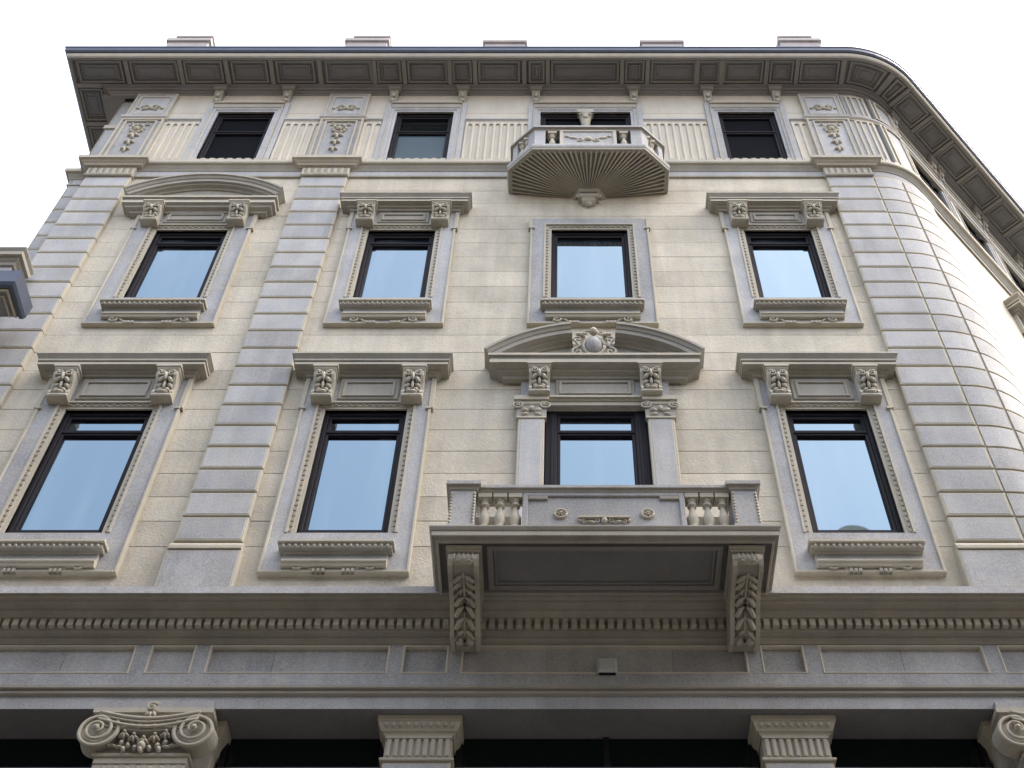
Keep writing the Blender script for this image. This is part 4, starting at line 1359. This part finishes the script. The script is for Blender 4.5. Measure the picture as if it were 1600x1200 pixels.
# ---- ground floor piers with capitals, ionic half columns, dark glazing
def pier(xc, w=0.295, front=-0.15):
    mb = MB(); mb.cbox(xc - w, xc + w, -0.6, front, 0.0, 8.50, 0.01, 'grey', 'trim', 0.015)
    P_ = mb.build('pier', B)
    c = MB()
    c.sweep([(0.0, 8.76), (0.01, 8.765), (0.02, 8.79), (0.035, 8.795), (0.05, 8.83), (0.065, 8.875), (0.075, 8.88), (0.075, 8.935), (-0.1, 8.936)],
            [(xc - w - 0.0, 0.55), (xc - w - 0.0, -front), (xc + w, -front), (xc + w, 0.55)], 'trim')
    c.build('capital', P_)
    er = MB(); egg_row(er, xc - w - 0.03, xc + w + 0.03, front + 0.055, 8.845, 0.028, 0.062); er.build('egg_moulding', P_, kind='stuff')
    nk = MB()
    nk.box(xc - w + 0.005, xc + w - 0.005, -0.55, front - 0.012, 8.525, 8.76, 'trim')
    n = 9
    for k in range(n):
        x = xc - w + 0.04 + (2 * w - 0.08) * k / (n - 1)
        nk.cbox(x - 0.020, x + 0.020, front - 0.02, front + 0.012, 8.545, 8.735, 0.01, 'trim')
    nk.box(xc - w + 0.004, xc + w - 0.004, front - 0.02, front + 0.013, 8.735, 8.762, 'trim')
    nk.build('fluted_neck', P_)
    ast = MB(); ast.sweep([(0.0, 8.495), (0.02, 8.50), (0.025, 8.512), (0.02, 8.525), (0.0, 8.53)], [(xc - w, 0.5), (xc - w, -front), (xc + w, -front), (xc + w, 0.5)], 'trim'); ast.build('astragal', P_)
    return P_
for x in (BX - 1.635, BX + 1.645):
    pier(x)

def ionic(xc):
    """flat fluted pilaster with an ionic capital"""
    W = 0.385
    sh = MB()
    sh.box(xc - W, xc + W, -0.6, -0.02, 0.0, 8.42, 'grey')
    n = 8
    w = 2 * W / n
    for k in range(n + 1):
        x = xc - W + k * w
        xa, xb = max(x - 0.024, xc - W - 0.004), min(x + 0.024, xc + W + 0.004)
        sh.cbox(xa, xb, -0.03, 0.035, 0.0, 8.33, 0.008, 'grey', 'trim', 0.006)
    for k in range(n):
        x0, x1 = xc - W + k * w + 0.02, xc - W + (k + 1) * w - 0.02
        m = (x0 + x1) / 2
        sh.plate([(x0, 8.34), (x0, 8.25), (m - 0.02, 8.285), (m, 8.292), (m + 0.02, 8.285), (x1, 8.25), (x1, 8.34)], -0.03, 0.03, 'trim')
    sh.cbox(xc - W - 0.006, xc + W + 0.006, -0.03, 0.04, 8.335, 8.40, 0.006, 'trim')
    Q = sh.build('column', B)
    nk = MB()
    nk.box(xc - W, xc + W, -0.5, 0.02, 8.42, 8.80, 'mould')
    nk.sweep([(0.0, 8.395), (0.025, 8.40), (0.03, 8.415), (0.025, 8.43), (0.0, 8.435)], [(xc - W, 0.3), (xc - W, -0.03), (xc + W, -0.03), (xc + W, 0.3)], 'trim')
    nk.build('column_neck', Q)
    cap = MB()
    zc, r = 8.625, 0.172
    cap.sweep([(0.0, 8.80), (0.02, 8.81), (0.03, 8.835), (0.05, 8.84), (0.05, 8.89), (0.0, 8.894)], [(xc - 0.47, 0.3), (xc - 0.47, -0.03), (xc + 0.47, -0.03), (xc + 0.47, 0.3)], 'trim')
    pts_t = [(xc - 0.43 + 0.86 * i / 18, 8.805 - 0.07 * sin(pi * i / 18)) for i in range(19)]
    for (d, hgt) in ((0.0, 0.020), (0.035, 0.011), (0.085, 0.016)):
        cap.tube([(x, 0.125, z - d * (0.75 + 0.25 * cos((x - xc) * 3))) for x, z in pts_t], hgt, 'trim', 6)
    cap.plate([(x, z) for x, z in pts_t] + [(x, z - 0.12) for x, z in reversed(pts_t)], 0.0, 0.112, 'trim')
    cap.build('ionic_capital', Q)
    for sx in (-1, 1):
        v = MB()
        v.disc((0, -0.06, 0), r * 0.98, 0.16, 'trim', 28)
        v.spiral((0, 0.105, 0), r, 2.6, 'trim', sx, pi / 2, 0.125, 70, 0.04)
        v.build('volute', Q, (xc + sx * 0.415, 0.0, zc))
    rnd = random.Random(3)
    lf = MB()
    for k in range(-2, 3):                      # leaves and berries hanging between the volutes
        x, zz = xc + 0.088 * k, 8.60 - 0.030 * (2 - abs(k))
        for a in (-0.9, 0.0, 0.9):
            lf.blob((x + 0.026 * sin(a), 0.085, zz - 0.022 * cos(a)), (0.016, 0.035, 0.040), 'trim', 6, 4, a)
        lf.blob((x, 0.11, zz + 0.012), (0.017, 0.02, 0.017), 'trim', 6, 4)
    for k in range(-3, 4):
        x, zz = xc + 0.062 * k, 8.515 - 0.026 * (3 - abs(k))
        lf.blob((x, 0.075, zz), (0.020, 0.032, 0.030), 'trim', 6, 4, rnd.uniform(-.6, .6))
    for sx in (-1, 1):
        lf.tube([(xc + sx * 0.27, 0.10, 8.67), (xc + sx * 0.2, 0.115, 8.655), (xc + sx * 0.12, 0.12, 8.665), (xc + sx * 0.05, 0.125, 8.64)], [0.012, 0.018, 0.017, 0.010], 'trim')
        lf.spiral((xc + sx * 0.075, 0.115, 8.655), 0.03, 1.2, 'trim', sx, pi / 2, 0.3, 14, 0.01)
        for k in range(3):
            lf.blob((xc + sx * (0.30 - 0.05 * k), 0.075, 8.50 - 0.012 * k), (0.042, 0.022, 0.014), 'trim', 6, 4, sx * (0.5 - 0.3 * k))
        lf.blob((xc + sx * 0.15, 0.09, 8.44), (0.02, 0.03, 0.03), 'trim', 6, 4)
    lf.blob((xc, 0.10, 8.47), (0.035, 0.045, 0.04), 'trim', 9, 5)
    lf.blob((xc, 0.11, 8.425), (0.02, 0.03, 0.03), 'trim', 7, 4)
    lf.build('carved_swag', Q)
    fl = MB()
    fl.spiral((xc, 0.13, 8.855), 0.045, 1.3, 'trim', 1, 0.5, 0.30, 18, 0.02)
    fl.blob((xc, 0.10, 8.85), (0.046, 0.045, 0.046), 'trim', 10, 6)
    for sx in (-1, 1):
        fl.blob((xc + sx * 0.03, 0.12, 8.785), (0.018, 0.02, 0.035), 'trim', 7, 4, sx * 0.4)
    fl.blob((xc, 0.13, 8.775), (0.016, 0.02, 0.035), 'trim', 7, 4)
    fl.build('flower', Q)
    rp = MB()
    rp.cbox(xc - 0.50, xc + 0.50, -0.7, -0.24, 0.0, 8.45, 0.01, 'grey')
    rp.sweep([(0.0, 8.40), (0.03, 8.41), (0.03, 8.45), (0.0, 8.47), (0.0, 8.68), (0.02, 8.70), (0.035, 8.79), (0.075, 8.87), (0.085, 8.875), (0.085, 8.935), (-0.1, 8.936)], [(xc - 0.50, 0.55), (xc - 0.50, 0.24), (xc + 0.50, 0.24), (xc + 0.50, 0.55)], 'trim')
    rp.build('respond', Q)
    return Q
ionic(PIL[1]); ionic(4.29); ionic(PIL[0] - 0.4)

gl = MB()
gl.box(-7.2, U1 + 0.5, -0.72, -0.425, 0.0, 9.3, 'black')
GW = gl.build('shopfront', B, label='dark glazed ground floor front behind the columns')
bays = [(-6.6, -4.07), (-3.02, -1.56), (-0.94, 1.73), (2.33, 3.76)]
for a, b in bays:
    p_ = MB(); p_.box(a, b, -0.425, -0.41, 0.3, 8.935, 'glass_dark'); p_.build('pane', GW)
    t_ = MB(); t_.cbox(a + 0.01, b - 0.01, -0.409, -0.37, 8.585, 8.605, 0.004, 'bar'); t_.build('transom', GW)
    for x in (a + 0.03, b - 0.03) + (((a + b) / 2,) if b - a > 2 else ()):
        t_ = MB(); t_.box(x - 0.025, x + 0.025, -0.409, -0.375, 0.3, 8.93, 'frame'); t_.build('mullion', GW)
sd = MB(path); sd.box(U1 + 0.6, SIDE_END - 0.1, -0.03, 0.0, 0.0, 8.939, 'grey'); sd.build('ground_floor_wall', B)

# ================================================================== roof and chimneys
rf = MB()
rf.sweep([(0.44, 22.255), (-0.85, 22.75)], EAVE_PLAN, 'roof', caps=False)
top = [(-6.75, 9.0), (-6.75, 0.85)] + [path(u, -0.85, 0)[:2] for u in (-6.0, U1, U1 + 0.2, U1 + 0.4, U1 + 0.6, U2, SIDE_END)]
rf.add([(x, -y, 22.751) for x, y in top], [list(range(len(top)))], 'roof')
ROOF = rf.build('roof', B)
for (a, b, two) in ((-7.36, -6.53, 1), (-4.04, -3.21, 1), (-1.47, -0.645, 0), (1.445, 2.27, 0), (4.02, 4.83, 2)):
    ck = MB()
    f0, f1 = -0.75, -0.10
    zt = 24.70 if two else 24.63
    ck.box(a + 0.04, b - 0.04, f0, f1 - 0.04, 22.4, zt - 0.12, 'chim')
    ck.cbox(a, b, f0 - 0.04, f1, zt - 0.12, zt, 0.008, 'chim')
    K = ck.build('chimney', ROOF)
    if two:
        c2 = MB()
        s = (0.13, 0.0) if two == 1 else (0.02, 0.14)
        c2.box(a + s[0] + 0.04, b - s[1] - 0.04, f0 + 0.05, f1 - 0.05, zt, zt + 0.10, 'black')
        c2.cbox(a + s[0], b - s[1], f0, f1 - 0.02, zt + 0.10, zt + 0.17, 0.006, 'chim')
        c2.build('chimney_cap', ROOF)

# ================================================================== wall box
wb = MB()
wb.cbox(-0.092, 0.092, 0.0, 0.085, -0.085, 0.085, 0.022, 'box')
wb.box(-0.06, 0.06, 0.083, 0.089, -0.055, 0.035, 'box')
wbo = thing('alarm_box', 'small pale grey alarm box on the frieze under the big balcony', 'alarm box', (0.408, 0.012, 9.39))
wb.build('housing', wbo)
k_ = MB(); k_.box(-0.075, 0.075, 0.02, 0.065, -0.097, -0.085, 'frame'); k_.build('base_plate', wbo)

# ================================================================== neighbouring house, left edge
NB = thing('neighbouring_house', 'neighbouring stone house with dark zinc eave at the left edge', 'building', (-6.99, -0.30, 0))
n_ = MB()
n_.box(-4.0, -0.62, -0.16, 0.03, 0.0, 14.70, 'plaster')
n_.build('wall', NB)
n_ = MB()
n_.box(-4.0, 0.36, 0.0, 0.44, 14.69, 14.86, 'soffit')
for (a, b, c, d) in ((-4.0, 0.34, 0.39, 0.42), (0.31, 0.34, 0.01, 0.39), (-4.0, 0.26, 0.31, 0.325), (0.245, 0.26, 0.01, 0.31)):
    n_.box(a, b, c, d, 14.655, 14.695, 'trim')
n_.build('eave', NB)
n_ = MB()
n_.sweep([(0.0, 14.65), (0.05, 14.64), (0.075, 14.68), (0.085, 14.91), (0.0, 14.93)], [(-4.0, -0.445), (0.365, -0.445), (0.365, 0.0)], 'gutter')
n_.build('gutter', NB)
n_ = MB()
n_.box(-4.0, -0.06, -0.16, 0.10, 14.86, 16.0, 'grey')
n_.sweep([(0.0, 15.70), (0.03, 15.70), (0.035, 15.75), (0.07, 15.78), (0.075, 15.81), (0.12, 15.815), (0.125, 15.88), (0.15, 15.92), (0.15, 15.95), (0.0, 15.98)], [(-4.0, -0.10), (-0.06, -0.10), (-0.06, 0.15)], ['mould', 'mould', 'mould', 'mould', 'mould', 'trim', 'mould', 'mould', 'mould'])
n_.build('parapet', NB)

# ================================================================== house across the street (seen mirrored in the panes)
OP = thing('opposite_house', 'ochre house with tiled roof across the street, mirrored in the window panes', 'building', (0, -13.0, 0))
o_ = MB()
o_.box(-40, 22, 0.0, 10.0, 0, 17.4, 'ochre')
OW = o_.build('wall', OP)
o_ = MB()
o_.sweep([(0, 17.1), (0.2, 17.15), (0.35, 17.4), (0.35, 17.5), (0, 17.55)], [(22, 0.0), (-40, 0.0)], 'trim')
o_.build('cornice', OP)
o_ = MB()
o_.add([(-40, -0.3, 17.52), (22, -0.3, 17.52), (22, 4.6, 19.1), (-40, 4.6, 19.1), (-40, 10.3, 17.52), (22, 10.3, 17.52)], [[0, 1, 2, 3], [3, 2, 5, 4]], 'tile')
OR = o_.build('roof', OP)
w_ = MB()
w_.box(-0.55, 0.55, -0.03, 0.01, 0.0, 2.1, 'glass_dark')
frame_ring(w_, -0.7, 0.7, -0.12, 2.25, 0.14, 0.0, -0.06, 'trim')
OWM = w_.mesh('window')
for k in range(-12, 7):
    for zz in (2.0, 5.6, 9.0, 12.0, 14.7):
        link('window', OWM, OP, (k * 3.1, 0, zz))
d_ = MB()
pts = [(7.05, 18.1), (8.25, 18.1), (8.25, 25.9)] + [(7.65 + 0.6 * cos(a * pi / 12), 25.9 + 0.62 * sin(a * pi / 12)) for a in range(1, 12)] + [(7.05, 25.9)]
d_.plate(pts, 2.6, 1.0, 'smooth')
d_.build('dormer', OP)
